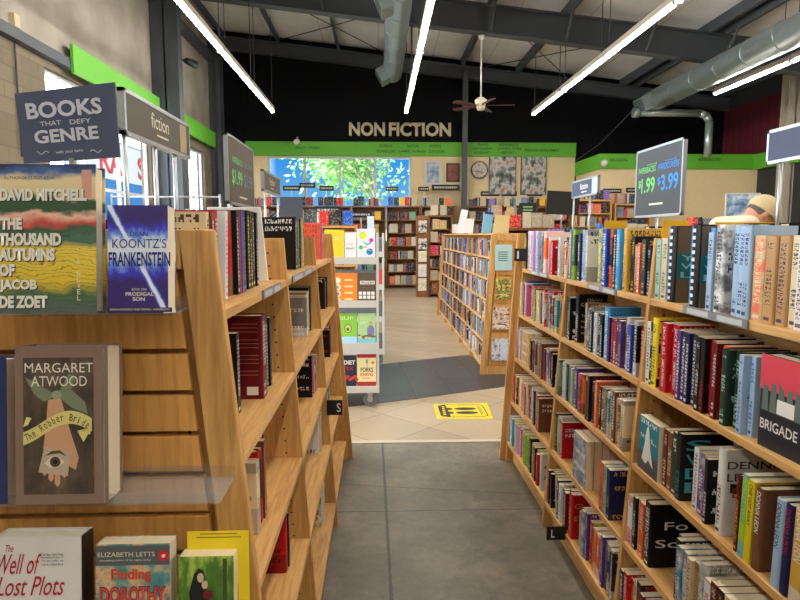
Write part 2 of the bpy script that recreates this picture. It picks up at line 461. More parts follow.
struct(box('trim_left_upper_girt', (XL, XL+.16, YB, BACK, 6.15, 6.36), STEEL))

GLASS = None
def glass():
    m = bpy.data.materials.new('window_glass'); m.use_nodes = True; nt = m.node_tree; nt.nodes.clear(); g = G(nt)
    o = g.n('ShaderNodeOutputMaterial'); t = g.n('ShaderNodeBsdfTransparent'); t.inputs[0].default_value = (.95, .98, 1, 1)
    gl = g.n('ShaderNodeBsdfGlossy'); gl.inputs['Roughness'].default_value = .02
    lw = g.n('ShaderNodeLayerWeight'); fr = g.m('MULTIPLY', g.m('POWER', lw.outputs['Facing'], 5), .6)
    mx = g.n('ShaderNodeMixShader'); nt.links.new(fr, mx.inputs[0]); nt.links.new(t.outputs[0], mx.inputs[1]); nt.links.new(gl.outputs[0], mx.inputs[2])
    nt.links.new(mx.outputs[0], o.inputs[0]); return m
GLASS = glass()
def acryl():
    m = bpy.data.materials.new('clear_acrylic'); m.use_nodes = True; nt = m.node_tree; nt.nodes.clear(); g = G(nt)
    o = g.n('ShaderNodeOutputMaterial'); t = g.n('ShaderNodeBsdfTransparent'); t.inputs[0].default_value = (.92, .93, .93, 1)
    gl = g.n('ShaderNodeBsdfPrincipled'); gl.inputs['Roughness'].default_value = .12; gl.inputs['Base Color'].default_value = (.75, .76, .78, 1)
    lw = g.n('ShaderNodeLayerWeight'); lw.inputs[0].default_value = .35
    f = g.m('ADD', .03, g.m('MULTIPLY', lw.outputs['Facing'], .2))
    mx = g.n('ShaderNodeMixShader'); nt.links.new(f, mx.inputs[0]); nt.links.new(t.outputs[0], mx.inputs[1]); nt.links.new(gl.outputs[0], mx.inputs[2])
    nt.links.new(mx.outputs[0], o.inputs[0]); return m
ACRYL = acryl()

FRAME = plain('pale_window_frame', (208, 212, 214), .4)
def window_x(n, w, mull, rails):
    y0, y1, z0, z1 = w
    e = bpy.data.objects.new(f'window_{n}', None); C.objects.link(e); struct(e); e.location = (XL-.1, y0, z0)
    bm = BM(); H = z1-z0; L = y1-y0; t = .05
    for a in [0, L-t]+[m-y0 for m in mull]: bx(bm, -.03, .03, a, a+t, 0, H)
    for a in [0, H-t]+rails: bx(bm, -.028, .028, 0, L, a, a+t)
    obj('window_frame', bm, FRAME, e)
    box('window_pane', (-.004, .004, t, L-t, t, H-t), GLASS, e)
window_x(1, W1, (9.95, 11.2), [1.5]); window_x(2, W2, (15.6,), []); window_x(4, W4_ADDED, (2.1, 3.6, 5.1), [1.5])  # window 4 is the added, unseen daylight opening

# back wall: cream below a green band, black above, with the big window
WB = (-3.16, .95, 1.25, 3.74)
bm = BM()
for x0, x1, z0, z1 in ((-3.75, WB[0], 0, 3.75), (WB[1], 5.68, 0, 3.75), (WB[0], WB[1], 0, WB[2])):
    bx(bm, x0, x1, BACK, BACK+.2, z0, z1)
struct(obj('wall_back', bm, CREAMW))
bm = BM()
bx(bm, XL-.2, -3.75, BACK, BACK+.2, 0, 4.1); bx(bm, XL-.2, XR+.2, BACK, BACK+.2, 4.1, 7.3); bx(bm, 5.68, XR+.2, BACK, BACK+.2, 0, 4.1); bx(bm, -3.75, 5.68, BACK+.02, BACK+.2, 3.75, 4.1)
struct(obj('wall_back_upper', bm, BLACKW))
struct(box('trim_back_green_band', (-3.75, 5.68, BACK-.06, BACK+.02, 3.74, 4.13), GREEN))
e = bpy.data.objects.new('window_3', None); C.objects.link(e); struct(e); e.location = (WB[0], BACK+.08, WB[2])
bm = BM(); L = WB[1]-WB[0]; H = WB[3]-WB[2]
for i in range(5): bx(bm, i*(L-.07)/4, i*(L-.07)/4+.07, -.05, .05, 0, H)
bx(bm, 0, L, -.045, .045, 0, .07); bx(bm, 0, L, -.045, .045, H-.07, H)
obj('window_frame', bm, plain('back_window_frame', (196, 206, 200), .5), e)
box('window_pane', (.07, L-.07, -.004, .004, .07, H-.07), GLASS, e)

# partition room in the far corner
YP = 15.6; XP = 5.72
bm = BM(); bx(bm, XP, XR, YP, YP+.12, 0, 3.2); bx(bm, XP, XP+.12, YP+.12, BACK, 0, 3.2)
struct(obj('wall_partition', bm, CREAMW))
bm = BM(); bx(bm, XP-.04, 9.82, YP-.05, YP+.12, 3.2, 3.58); bx(bm, XP-.04, XP+.12, YP+.12, BACK, 3.2, 3.58)
bx(bm, 9.74, 9.86, 13.9, YP-.05, 3.2, 3.58)
struct(obj('trim_partition_green_band', bm, GREEN))
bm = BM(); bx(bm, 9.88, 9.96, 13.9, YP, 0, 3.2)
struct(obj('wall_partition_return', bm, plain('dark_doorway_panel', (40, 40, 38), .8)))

def maroon_mat():
    m, nt, b = nodes('maroon_corrugated_wall'); g = G(nt)
    x, y, z = g.xyz(g.coord())
    s = g.m('LESS_THAN', g.m('FRACT', g.m('MULTIPLY', y, 3.3)), .12)
    nt.links.new(g.mix(s, (*lin((92, 26, 36)), 1), (*lin((56, 14, 24)), 1)), b.inputs['Base Color']); b.inputs['Roughness'].default_value = .6
    return m
struct(box('wall_right', (XR, XR+.2, 14.6, BACK, 0, 5.05), maroon_mat()))
struct(box('wall_right_upper', (XR, XR+.2, YB, BACK, 5.05, 5.8), STEELD))
struct(box('wall_right_front', (XR, XR+.2, YB, 14.6, 0, 5.05), PANEL))
struct(box('wall_front', (XL-.2, XR+.2, YB-.2, YB, 0, 7.3), PANEL))

# roof deck and its steel
bm = BM()
prism(bm, [(XL-.2, roof(XL-.2)), (XR+.2, roof(XR+.2)), (XR+.2, roof(XR+.2)+.1), (XL-.2, roof(XL-.2)+.1)], YB-.2, BACK+.2, 'y')
def insul():
    m, nt, b = nodes('white_roof_insulation'); g = G(nt)
    x, y, z = g.xyz(g.coord())
    n = g.noise(g.coord(), .9, 4, .6)
    seam = g.m('LESS_THAN', g.m('FRACT', g.m('MULTIPLY', x, .66)), .012)
    col = g.ramp(n, [(.3, lin((200, 204, 206))), (.7, lin((228, 231, 233)))])
    nt.links.new(g.mix(g.m('MULTIPLY', seam, .5), col, (*lin((110, 108, 104)), 1)), b.inputs['Base Color']); b.inputs['Roughness'].default_value = .8
    return m
struct(obj('ceiling', bm, insul()))

def ibeam(bm, y, x0, x1, drop, depth, fw=.24):
    """an I-section rafter following the roof slope"""
    for a, b_, w in ((0, .03, fw), (.03, depth-.03, .03), (depth-.03, depth, fw)):
        prism(bm, [(x0, roof(x0)-drop-a), (x1, roof(x1)-drop-a), (x1, roof(x1)-drop-b_), (x0, roof(x0)-drop-b_)], y-w/2, y+w/2, 'y')
for y, dep in ((12.9, .58), (5.6, .58), (-1.6, .58), (17.32, .34)):
    bm = BM(); ibeam(bm, y, XL, XR, .2, dep)
    struct(obj('beam_rafter', bm, STEEL))
XS = [-4.3, -2.75, -1.12, .55, 2.33, 3.9, 5.6, 6.9, 7.25, 8.6, 9.7]
for x in XS:
    bm = BM(); z = roof(x)
    bx(bm, x-.012, x+.012, YB, BACK, z-.21, z); bx(bm, x-.012, x+.07, YB, BACK, z-.225, z-.21)
    struct(obj('beam_purlin', bm, STEEL))
for x in (-2.75, -1.12, 2.33, 3.9, 5.6, 7.25):           # flange braces at the rafter
    bm = BM(); tube(bm, (x, 12.35, roof(x)-.2), (x, 12.82, roof(x)-.72), .03, n=6); struct(obj('beam_brace', bm, STEEL))
for (x0, y0), (x1, y1) in (((-2.6, 13.1), (.6, 17.2)), ((-2.9, 17.0), (.6, 13.2)), ((2.6, 13.1), (5.4, 17.2)), ((2.6, 17.2), (5.8, 13.1))):
    bm = BM(); tube(bm, (x0, y0, roof(x0)-.3), (x1, y1, roof(x1)-.3), .012, n=6); struct(obj('beam_tie_rod', bm, STEELD))
# columns
for nm, d in (('column_left', (XL, XL+.55, 12.78, 13.04, 0, 6.9)), ('column_corner', (XL, XL+.3, 17.0, 17.4, 0, 6.8)), ('column_right', (XR-.35, XR, 14.2, 14.5, 0, 5.3))):
    x0, x1, y0, y1, z0, z1 = d
    bm = BM(); bx(bm, x0, x1, y0, y0+.025, z0, z1); bx(bm, x0, x1, y1-.025, y1, z0, z1); bx(bm, (x0+x1)/2-.015, (x0+x1)/2+.015, y0, y1, z0, z1)
    if nm == 'column_left':
        bx(bm, x0, x1-.005, y0+.002, y1, z0, z1)
    struct(obj(nm, bm, STEEL if nm != 'column_right' else plain('pale_column', (176, 168, 152), .7)))
struct(box('column_back', (2.36, 2.5, 17.14, 17.3, 0, 6.0), STEEL))
struct(box('wall_corner_black_panel', (XL, -3.75, BACK-.03, BACK, 0, 6.6), BLACKW))  # black-painted panel across the corner of the back wall

# green bands on the left wall
for i, (y0, y1) in enumerate(((9.25, 12.74), (13.1, 16.95))):
    struct(box(f'trim_left_green_band_{i+1}', (XL+.12, XL+.16, y0, y1, 3.86, 4.27), GREEN))
for y, w, z, s in ((10.2, .5, 4.02, 'MYSTERY'), (11.1, .7, 4.02, 'ROMANCE'), (13.9, .7, 4.0, 'DRAMA'), (15.6, .8, 4.0, 'POETRY')):
    pass

# lettering on the back wall
nf = thing('wall_lettering', 'large cream NON FICTION letters mounted on the black wall', 'sign', (-.83, BACK-.01, 4.3))
text('NON', (0, 0, .0), (1, 0, 0), (0, 0, 1), 1.02, .385, CREAMTXT, nf, 'letters', bold=.035, depth=.01)
text('FICTION', (1.13, 0, .0), (1, 0, 0), (0, 0, 1), 1.77, .385, CREAMTXT, nf, 'letters', bold=.035, depth=.01)
for o in list(nf.children):
    s = o.modifiers.new('thick', 'SOLIDIFY'); s.thickness = .04; s.offset = -1
for s, x0, x1, z, y in (('HEALTH, FITNESS', -2.36, -1.66, 3.915, BACK-.062), ('SCIENCE', .04, .40, 3.985, BACK-.062), ('NATURE', .82, 1.16, 3.985, BACK-.062),
                        ('SPORTS', 1.45, 1.78, 3.985, BACK-.062), ('TECHNOLOGY', -.07, .50, 3.83, BACK-.062), ('GAMES, HOBBIES', .56, 1.36, 3.83, BACK-.062), ('OUTDOORS', 1.42, 1.9, 3.83, BACK-.062),
                        ('TRAVEL', 2.8, 3.15, 4.03, BACK-.062), ('PHOTOGRAPHY', 2.7, 3.25, 3.92, BACK-.062), ('BIOGRAPHY', 2.74, 3.2, 3.81, BACK-.062),
                        ('REFERENCE', 3.45, 4.0, 4.03, BACK-.062), ('LANGUAGE, STUDIES', 3.4, 4.08, 3.92, BACK-.062), ('HISTORY', 3.5, 3.9, 3.81, BACK-.062),
                        ('PERSONAL DEVELOPMENT', 4.2, 5.2, 3.88, BACK-.062), ('RELIGION', 5.95, 6.4, 3.385, YP-.052), ('AUDIOBOOKS', 8.25, 8.85, 3.41, YP-.052)):
    struct(text(s, (x0, y, z), (1, 0, 0), (0, 0, 1), x1-x0, .075, GREENTXT, None, 'trim_band_lettering', bold=.02, depth=.002))

# ================================================================== BOOKCASES
HOLE = plain('shelf_pin_hole', (62, 42, 24), .9)
_hm = {}
def holes(hw0):
    """the upright's oak with its two columns of drilled shelf-pin holes"""
    if hw0 in _hm: return _hm[hw0]
    m = WZ.copy(); m.name = 'oak_upright_drilled'; nt = m.node_tree; g = G(nt); b = nt.nodes['Principled BSDF']
    x, y, z = g.xyz(g.coord())
    v = g.m('MULTIPLY', g.m('SUBTRACT', g.m('FRACT', g.m('DIVIDE', z, .043)), .5), .043)
    u = g.m('ADD', g.m('ABSOLUTE', x), g.m('MULTIPLY', z, .0685))
    d = None
    for inset in (.055, .19):
        q = g.m('SUBTRACT', u, hw0-inset)
        r = g.m('ADD', g.m('MULTIPLY', q, q), g.m('MULTIPLY', v, v))
        k = g.m('LESS_THAN', r, .0034**2)
        d = k if d is None else g.m('MAXIMUM', d, k)
    d = g.m('MULTIPLY', d, g.m('MULTIPLY', g.m('GREATER_THAN', z, .17), g.m('LESS_THAN', z, 1.45)))
    d = g.m('MULTIPLY', d, g.m('GREATER_THAN', g.m('ABSOLUTE', g.xyz(g.coord('Normal'))[1]), .9))
    old = b.inputs['Base Color'].links[0].from_socket
    nt.links.new(g.mix(d, old, (*lin((52, 34, 20)), 1)), b.inputs['Base Color'])
    _hm[hw0] = m; return m
def bookcase(label, xc, sl, y0, bay, zf, zb, hw0=.34, nb=3, over=(.033, .033), near=None):
    """double-sided A-frame bookcase: y0 near end, bays of length bay; zf / zb = shelf tops on the aisle side / the other side"""
    aisle = sl                                       # -1: aisle side is -X, +1: aisle side is +X
    L = nb*bay
    root = thing('bookcase', label, 'bookcase', (xc, y0, 0))
    k = .0685
    hw = lambda z: hw0 - k*z
    T = 1.49
    for i in range(nb+1):
        y = min(max(i*bay-.011, .004), L-.026)
        bm = BM(); prism(bm, [(-hw(0), 0), (hw(0), 0), (hw(T), T), (-hw(T), T)], y, y+.022, 'y')
        up = obj('upright', bm, holes(hw0), root, .0015)
    box('back_panel', (-.006, .006, .03, L-.03, .05, 1.44), WY, root)
    for s, zz in ((aisle, zf), (-aisle, zb)):
        for i in range(nb):
            a = i*bay+.012; b = (i+1)*bay-.012
            if i == 0: a = .028
            if i == nb-1: b = L-.028
            for z in zz:
                f = hw(z)
                x0, x1 = sorted((s*.007, s*f))
                box('shelf', (x0, x1, a, b, z-.022, z), WY, root, .0015)
            x0, x1 = sorted((s*(hw(0)-.05), s*(hw(0)-.068)))
            box('kick_board', (x0, x1, a, b, 0, zz[-1]-.022), WY, root)
    for yy, s in ((-.022, -1), (L, 1)):
        bm = BM(); w = .07; o, o2 = over
        if s < 0 and near: o, o2, w = near
        e0, e1 = o-w-.012, (o2-o)/1.49
        for sx in (-1, 1):
            prism(bm, [(sx*(hw(0)+o), 0), (sx*(hw(T)+o2), T+.02), (sx*(hw(T)+o2-w), T+.02), (sx*(hw(0)+o-w), 0)], yy, yy+.022, 'y')
        prism(bm, [(-hw(T)-o2+w-.003, T-.05), (hw(T)+o2-w+.003, T-.05), (hw(T)+o2-w+.003, T+.02), (-hw(T)-o2+w-.003, T+.02)], yy, yy+.022, 'y')
        prism(bm, [(-hw(0)+.036, 0), (hw(0)-.036, 0), (hw(0)-.04, .09), (-hw(0)+.04, .09)], yy, yy+.022, 'y')
        obj('end_frame', bm, WZ, root, .003)
        # slatted display panel set in the end frame
        bm = BM(); z = .10; q = .012
        while z < T-.08:
            z1 = min(z+.0655, T-.055)
            prism(bm, [(-(hw(z)+e0+e1*z), z), (hw(z)+e0+e1*z, z), (hw(z1)+e0+e1*z1, z1), (-(hw(z1)+e0+e1*z1), z1)], yy+.006-.004*(s < 0), yy+.016+.004*(s > 0), 'y')
            z += .075
        obj('slat_panel', bm, WS, root, .001)
    return root

ZR = (1.285, .994, .703, .413, .138); ZL = (1.352, 1.037, .737, .443, .133)
RB0 = 3.867-3*.921; LB0 = 3.926-3*.949
caseR = bookcase('oak aisle bookcase crammed with books, small black L tag low on its side', 1.18, -1, RB0, .921, ZR, (1.30, .99, .70, .41, .138), over=(.036, .045))
caseL = bookcase('half-empty oak bookcase with slatted display end, small black S tag on its side', -.555, 1, LB0, .949, ZL, (1.30, 1.0, .70, .41, .133), over=(.036, .012), near=(.068, .030, .060))
def xfR(z): return 1.18 - (.34-.0685*z)
def xfL(z): return -.555 + (.34-.0685*z)

# shelf-edge label strips (belong to the bookcases)
def strip(case, xw, sgn, y0, y1, z):
    c = case.location
    bm = BM(); a = xw-c.x
    x0, x1 = sorted((a+sgn*.001, a+sgn*.006))
    bx(bm, x0, x1, y0-c.y, y1-c.y, z-.02, z+.004)
    o = obj('label_holder', bm, LABELGREY, case); o['label'] = 'grey plastic shelf label holder'
    bm = BM(); n = 2
    for i in range(n):
        q0 = y0-c.y+(y1-y0)*(.06+.5*i); q1 = q0+(y1-y0)*.36
        xx = a+sgn*.0068
        x0, x1 = sorted((xx, xx-sgn*.0004)); bx(bm, x0, x1, q0, q1, z-.016, z-.001)
    obj('label_slip', bm, plain('label_slip_paper', (196, 196, 192), .7), o)
for y0, y1 in ((3.25, 3.62), (2.30, 2.62), (1.46, 1.78)): strip(caseR, xfR(ZR[0]), -1, y0, y1, ZR[0])
for y0, y1 in ((1.58, 1.86), (2.12, 2.75)): strip(caseL, xfL(ZL[0]), 1, y0, y1, ZL[0])
def flag(case, x0, x1, y, z0, z1, letter, lx, lw):
    c = case.location
    o = box('letter_tag', (x0-c.x, x1-c.x, y-.003-c.y, y+.003-c.y, z0, z1), BLACKP, case); o['label'] = 'black plastic letter tag'
    h = z1-z0
    text(letter, (lx-c.x, y-.0035-c.y, z0+h*.2), (1, 0, 0), (0, 0, 1), lw, h*.6, WHITEINK, o, 'tag_letter', bold=.01)
flag(caseL, -.264, -.186, 2.955, .600, .676, 'S', -.214, .02)
flag(caseR, .765, .857, 2.60, .108, .172, 'L', .785, .016)
flag(caseR, .862, .965, 3.80, 1.335, 1.415, 'I', .878, .012)

# ================================================================== BOOKS ON THE L-TAG BOOKCASE
nh = lambda Z, i: (Z[i-1] if i else Z[0]+.36)-.024-Z[i]
ROWN = ['top shelf', 'second shelf', 'middle shelf', 'fourth shelf', 'bottom shelf']
BAYS = {'A': (3.867-.028, 2.946+.014, 'tile-side bay'), 'B': (2.946-.014, 2.025+.014, 'middle bay'), 'C': (2.025-.014, RB0+.03, 'camera-side bay')}
SPEC = {
 'A0': "k36!^225 h44!^240 w44^238 i34^236 L40!^240 P40!^240 w48!^238 S30^232 e*40!^226 g*30^210 o.44!/w^232 o.44!/w^230 w30^205 e30 P32 r34 -60 c36 w30 e26 k34",
 'B0': "B34!^240 N.44!/l^240 e26!^222 v32!^222 S34!^238 w.20^236 -45 t*44!^243~55 -120 k36!/w^240 b36!/w^240 k.32!/o^238 c32!/w^240 k26!^236 s36!/e^238 e40!/d^240 d30!^238 -10 k30^210",
 'C0': "i32^200 e40^205 -20 k44!/k^243~4 -95 k44!/k^243~4 -28 s22^235 S26^222 -4 w*40!^243~4 -24 S30!^240 S30!^238 S28!^238 -4 a*46!/e^214 T40!^212 T36!^212 e40!^214 w36!^216",
 'A1': "e26^205 k18 b46!/y^215 w30^205 P26^200 r*34/w^200~40 -20 B26^212 u26 k24 o26 T22^190 c22 y26/k^185 w28^180 o28^190 k26 e24 r26 w24",
 'B1': "k24/w^205 k24/w^205 k24^205 k24/w^205 -20 k46!/w^228 -115 u*40!/e^205 g22^190 B26^185 c26/w^180 B24^182 w28^178 k28/w^180 k24/w^180 -6 s46!/w^215 -8 v26/r^180 v24/P^178 r26/w^175 c22",
 'C1': "w28/k^212 k18/w^215 y36!/k^232~2 -24 r42/w^225 r42/w^225 P19/v^216 p21/w^216 v22/w^216 v22/w^216 c22/w^216 k22/d^215 k22/w^216 k22/r^216 r32/k^212 m21/w^212 o27/k^208 N30!/i^205 N30!/i^205 -18 S19/b^205 S19/b^205",
 'A2': "w30^200 L24^195 w20^195 -185 k26 y24/r^185 r30^178 v24 r30/w^185 m28",
 'B2': "G.32/k^180 -14 w30^185 w30^182 k24/i^180 G26/k^178 k26/w^178 i22^176 -10 p46!/y^190~10 -28 P*26^178 o.26/k^180 y.26/k^178 k24/y^176 N24/k^172 k24 c26",
 'C2': "-185 m26/e^186 u30/e^186 N30/w^196 k36!/t^206~6 -40 w26/v^186 p30*^182 p26*^182 k18/w^185 -10",
 'A3': "r48^182 c*36^178 k*40^178 e.48/y^188 w32^184 P34^180 o40^182 u30 e34 r30 k30 w34 o30 c30 e30 k34 r30 u30",
 'B3': "k30/e^195 d.24/n^188 i.26/G^186 w18 r24/w^180",
 'C3': "w.34/r^178 k26/w^185 w26^186 o36/w^192 -4 k44!/w^215~6 -70",
 'A4': "-10 S48/w^182 s34/w^178 -18 y52/e^184 e28 -16 L40^180 P44/w^176 e28 T26 -14 l58/n^184 l40/k^178 w30 k38 u44/e^184 T34 c34 y30 r30 k34 w30",
 'B4': "m30/w^175 k26/P^178 k20 -14 T26/w^185<-6 e24<-6 u22^185 v22/w^190 w34^182 e22 k26^180 m30/e^178 m26 -6 r46!/d^205~4 -60 G*30/e^165 u26",
 'C4': "k30 r32/w r30/d e26 k32/r m30 w26 c30 r26 b30 k28 e26",
}
SPEC['C2'] = SPEC['C2'].replace('p32*^182', 'p*32^182')
BOOKS = {}
PADC = list('kkccwerumvobngTtpB')
for key, sp in SPEC.items():
    y0, y1, bn = BAYS[key[0]]; r = int(key[1]); z = ZR[r]
    BOOKS[key] = fill_cell(sp, 1, y0, y1, xfR(z)+.006, z, nh(ZR, r), f"{ROWN[r]}, {bn}, L-tag bookcase", 'books on the L-tag bookcase',
                           hr=(.175, .205), end_word='tile-side', db=(.0, .022), pad=None if key in ('C0', 'C1', 'C2', 'C3', 'B3', 'A3', 'A4') else PADC)

def by(key, pred):
    for b in BOOKS[key]:
        if pred(b): return b

def cover_text(b, lines, mat, title='title'):
    """lines: (string, y0 fraction of depth, width fraction, z fraction, height fraction) on the cover that faces the reader at local x = t"""
    o, t, d, h = b; o['lettered_cover'] = 1.0
    for s, a, w, z, hh in lines:
        text(s, (t+.0011, a*d, z*h), (0, 1, 0), (0, 0, 1), w*d, hh*h, mat, o, title, bold=.006)
def spine_text(b, s, z1, ln, mat, a=.25, w=.5, bold=.01):
    o, t, d, h = b; o['lettered_spine'] = 1.0
    text(s, (t*a, -.0006, h*z1), (0, 0, -1), (1, 0, 0), h*ln, t*w, mat, o, 'spine_title', bold=bold)

def bk(key, color, n=0):
    r = [b for b in BOOKS[key] if color in b[0]['label'].split(' from ')[0]]
    return r[min(n, len(r)-1)] if r else None
YELLOWINK = plain('yellow_lettering', (240, 214, 70), .5); TEALINK = plain('teal_lettering', (60, 160, 176), .5)
b = by('B1', lambda b: 'thick black' in b[0]['label'])
if b: cover_text(b, [('DEAN', .3, .5, .86, .06), ('KOONTZ', .08, .88, .75, .085), ('Your', .1, .26, .54, .05), ('Heart', .1, .3, .42, .05), ('Belongs', .1, .42, .3, .05), ('to', .1, .12, .18, .05)], plain('silver_lettering', (190, 190, 186), .4))
b = by('B0', lambda b: ' teal ' in ' '+b[0]['label'])
if b: cover_text(b, [('KOONTZ', .06, .9, .72, .1)], WHITEINK)
b = by('B2', lambda b: 'purple' in b[0]['label'])
if b: cover_text(b, [('KOONTZ', .08, .84, .75, .1)], YELLOWINK)
b = by('C1', lambda b: b[0]['label'].startswith('yellow hardcover'))
if b:
    for c, z in (('T', .84), ('S', .67), ('P', .50)): cover_text(b, [(c, .06, .36, z, .13)], BLACKINK)
    for c, z in (('J', .33), ('E', .16)): cover_text(b, [(c, .06, .36, z, .13)], REDINK)
    o, t, d, h = b; bm = BM(); bx(bm, t, t+.0005, .004, d, .002, h*.13); obj('cover_panel', bm, BLACKINK, o)
for n in (0, 1):
    b = bk('C1', 'red paperback', n)
    if b: spine_text(b, 'JACK & JILL', .95, .42, WHITEINK); spine_text(b, 'JAMES PATTERSON', .48, .40, WHITEINK)
b = by('C2', lambda b: 'black hardcover' in b[0]['label'])
if b:
    for s, z in (('S', .76), ('W', .55), ('D', .34), ('L', .13)): cover_text(b, [(s, .08, .5, z, .16)], TEALINK)
b = by('C3', lambda b: 'black hardcover' in b[0]['label'])
if b: cover_text(b, [('Fo', .3, .5, .6, .13), ('Sou', .12, .8, .32, .13)], WHITEINK)
b = by('B4', lambda b: 'red hardcover' in b[0]['label'])
if b: cover_text(b, [('GL', .1, .4, .7, .11), ('EY', .1, .4, .42, .11)], plain('gold_lettering', (206, 152, 70), .4))
b = by('A1', lambda b: 'royal blue' in b[0]['label'])
if b: cover_text(b, [('C', .1, .5, .55, .2), ('S', .1, .5, .28, .2)], YELLOWINK)

for b in BOOKS['C0']:
    if b[0]['label'].startswith('black hardcover') and b[3] > .235:
        o, t, d, h = b; bm = BM(); k = .008
        while k < h-.012: bx(bm, t*.12, t*.46, -.0006, 0, k, k+.0105); k += .0215
        obj('sprocket_print', bm, WHITEINK, o); box('cover_panel', (t, t+.0005, .006, d, .002, h-.002), plain('umber_cover', (112, 96, 78), .4), o); box('cover_panel', (t+.0004, t+.0009, .008, d-.004, h*.3, h*.64), plain('deep_teal_cover', (22, 116, 124), .4), o); cover_text(b, [('Yo', .12, .5, .55, .075), ('W', .12, .4, .44, .075), ('L', .12, .26, .33, .075)], plain('pale_lettering', (170, 214, 214), .5)); bm = BM(); bx(bm, -.0006, t*.10, -.0005, .002, 0, h); obj('blue_edge', bm, plain('bright_blue_edge', (40, 150, 226), .4), o)
def special(name, lab, t, d, h, hard, col, ink, style, y, row, back=0, lean=0, rz=-PI/2, x=None):
    z = ZR[row]
    o = make_book(t, d, h, hard, col, ink, style, ((xfR(z)+.006+back) if x is None else x, y, z+(t*math.sin(lean) if lean > 0 else 0)+.0006), (0, lean, rz), lab, 'books on the L-tag bookcase')
    return (o, t, d, h)
# second shelf: one book turned with its cover to the aisle
o = make_book(.046, .15, .225, True, 'charcoal', 'white', 'plain', (xfR(ZR[1])+.058, 1.395, ZR[1]+.0006), (0, 0, PI+.06), 'black and red novel turned cover-out with white price sticker, L-tag bookcase second shelf', 'books on the L-tag bookcase')
t, d, h = .046, .15, .225
bm = BM(); bx(bm, t, t+.0007, .002, d-.002, h*.62, h*.995); obj('cover_panel', bm, plain('rose_red_cover', (222, 70, 84), .5), o)
bm = BM()
for i in range(5): prism(bm, [(.012+i*.026, h*.4), (.034+i*.026, h*.4), (.031+i*.026, h*(.66+.04*(i % 2))), (.015+i*.026, h*(.68+.03*(i % 3)))], t, t+.0009, 'x')
obj('cover_figures', bm, plain('grey_cover_figures', (96, 112, 104), .6), o)
o['lettered_cover'] = 1.0
text('BRIGADE', (t+.0012, .012, h*.2), (0, 1, 0), (0, 0, 1), d*.8, h*.11, WHITEINK, o, 'title', bold=.01)
bm = BM(); bx(bm, t, t+.0014, d*.42, d*.78, h*.41, h*.56); obj('price_sticker', bm, PAPER, o)
for i, (yy, tt) in enumerate(((1.14, .05),)):
    special('x', 'thick grey hardcover filling the camera end of the second shelf, L-tag bookcase', tt, .16, .215, True, 'grey', 'white', 'plain', yy, 1, back=.02)
# middle shelf: pale DRINK book lying back against the case, then the thriller row
y = 1.60
q = special('x', 'dark hardcover leaning on the green thriller, L-tag bookcase middle shelf', .016, .15, .2, True, 'maroon', 'gold', 'plain', 1.425, 2, back=.004)
zz = ZR[2]
o = make_book(.03, .165, .236, True, 'white', 'black', 'plain', (xfR(zz)+.155, 1.745, zz+.001), (0, 0, PI), 'pale grey hardcover facing out from the back of the middle shelf, L-tag bookcase', 'books on the L-tag bookcase')
o.rotation_euler = (0, 0, -PI/2); o.location = (xfR(zz)+.015, 1.52, zz+.001)
q = (o, .03, .165, .236)
cover_text(q, [('DENNIS', .06, .9, .78, .09), ('LEHANE', .06, .9, .64, .09)], BLACKINK)
cover_text(q, [('DRINK', .16, .8, .45, .11)], plain('brick_red_lettering', (178, 66, 44), .6))
bm = BM(); prism(bm, [(.02, .12), (.10, .10), (.10, .02), (.15, .02), (.15, .13), (.02, .145)], .0305, .0312, 'x'); obj('cover_shape', bm, BLACKINK, o)
row3 = [(1.4, .022, .215, 'lime', 'sky_blue', 'band', 'lime green and blue paperback', None), (1.377, .026, .21, 'yellow', 'black', 'plain', 'bright yellow paperback', 'ONE GOT AWAY'),
        (1.348, .03, .205, 'brown', 'white', 'plain', 'brown hardcover with gold foot', 'DONNA LEON'), (1.275, .028, .21, 'pale_blue', 'black', 'plain', 'pale blue-white hardcover', 'DONNA LEON'),
        (1.245, .028, .212, 'navy', 'red', 'plain', 'navy hardcover with red lettering', 'DONNA LEON'), (1.215, .042, .218, 'gold', 'white', 'band', 'gold and black hardcover', 'DONNA LEON'),
        (1.171, .03, .2, 'charcoal', 'white', 'plain', 'charcoal hardcover', None), (1.14, .03, .2, 'maroon', 'cream', 'plain', 'maroon hardcover', None)]
for yy, t, h, c, ink, st, lb, tx in row3:
    q = special('x', f'{lb} among leaning thrillers, middle shelf, L-tag bookcase', t, .145, h, 'hardcover' in lb, c, ink, st, yy, 2, lean=.03)
    if tx: spine_text(q, tx, .95, .5, {'black': BLACKINK, 'white': WHITEINK, 'red': REDINK}[ink], .25, .5)
b = by('C3', lambda b: False)
# fourth shelf, camera side
yy = 1.70
for c, ink, st, t, h, lb, bk_ in (('grey', 'white', 'plain', .022, .19, 'pale grey paperback', .03), ('black', 'white', 'plain', .026, .19, 'black paperback', .01), ('teal', 'white', 'picture', .026, .182, 'teal picture paperback', 0),
                             ('blue_grey', 'white', 'picture', .026, .18, 'blue-grey picture paperback', .004), ('cream', 'brown', 'plain', .024, .176, 'cream paperback', 0), ('tan', 'brown', 'band', .034, .178, 'tan paperback with a dark picture', .01),
                             ('sage', 'white', 'picture', .03, .2, 'sage green hardcover', 0), ('white', 'red', 'band', .03, .17, 'white and red paperback', 0), ('maroon', 'cream', 'plain', .03, .18, 'maroon paperback', 0), ('black', 'gold', 'plain', .03, .18, 'black and gold paperback', 0), ('cream', 'black', 'plain', .03, .18, 'cream and black paperback', 0)):
    special('x', f'{lb} after the black novel, fourth shelf, L-tag bookcase', t, .125, h, 'hard' in lb, c, ink, st, yy, 3, back=bk_)
    yy -= t+.0015
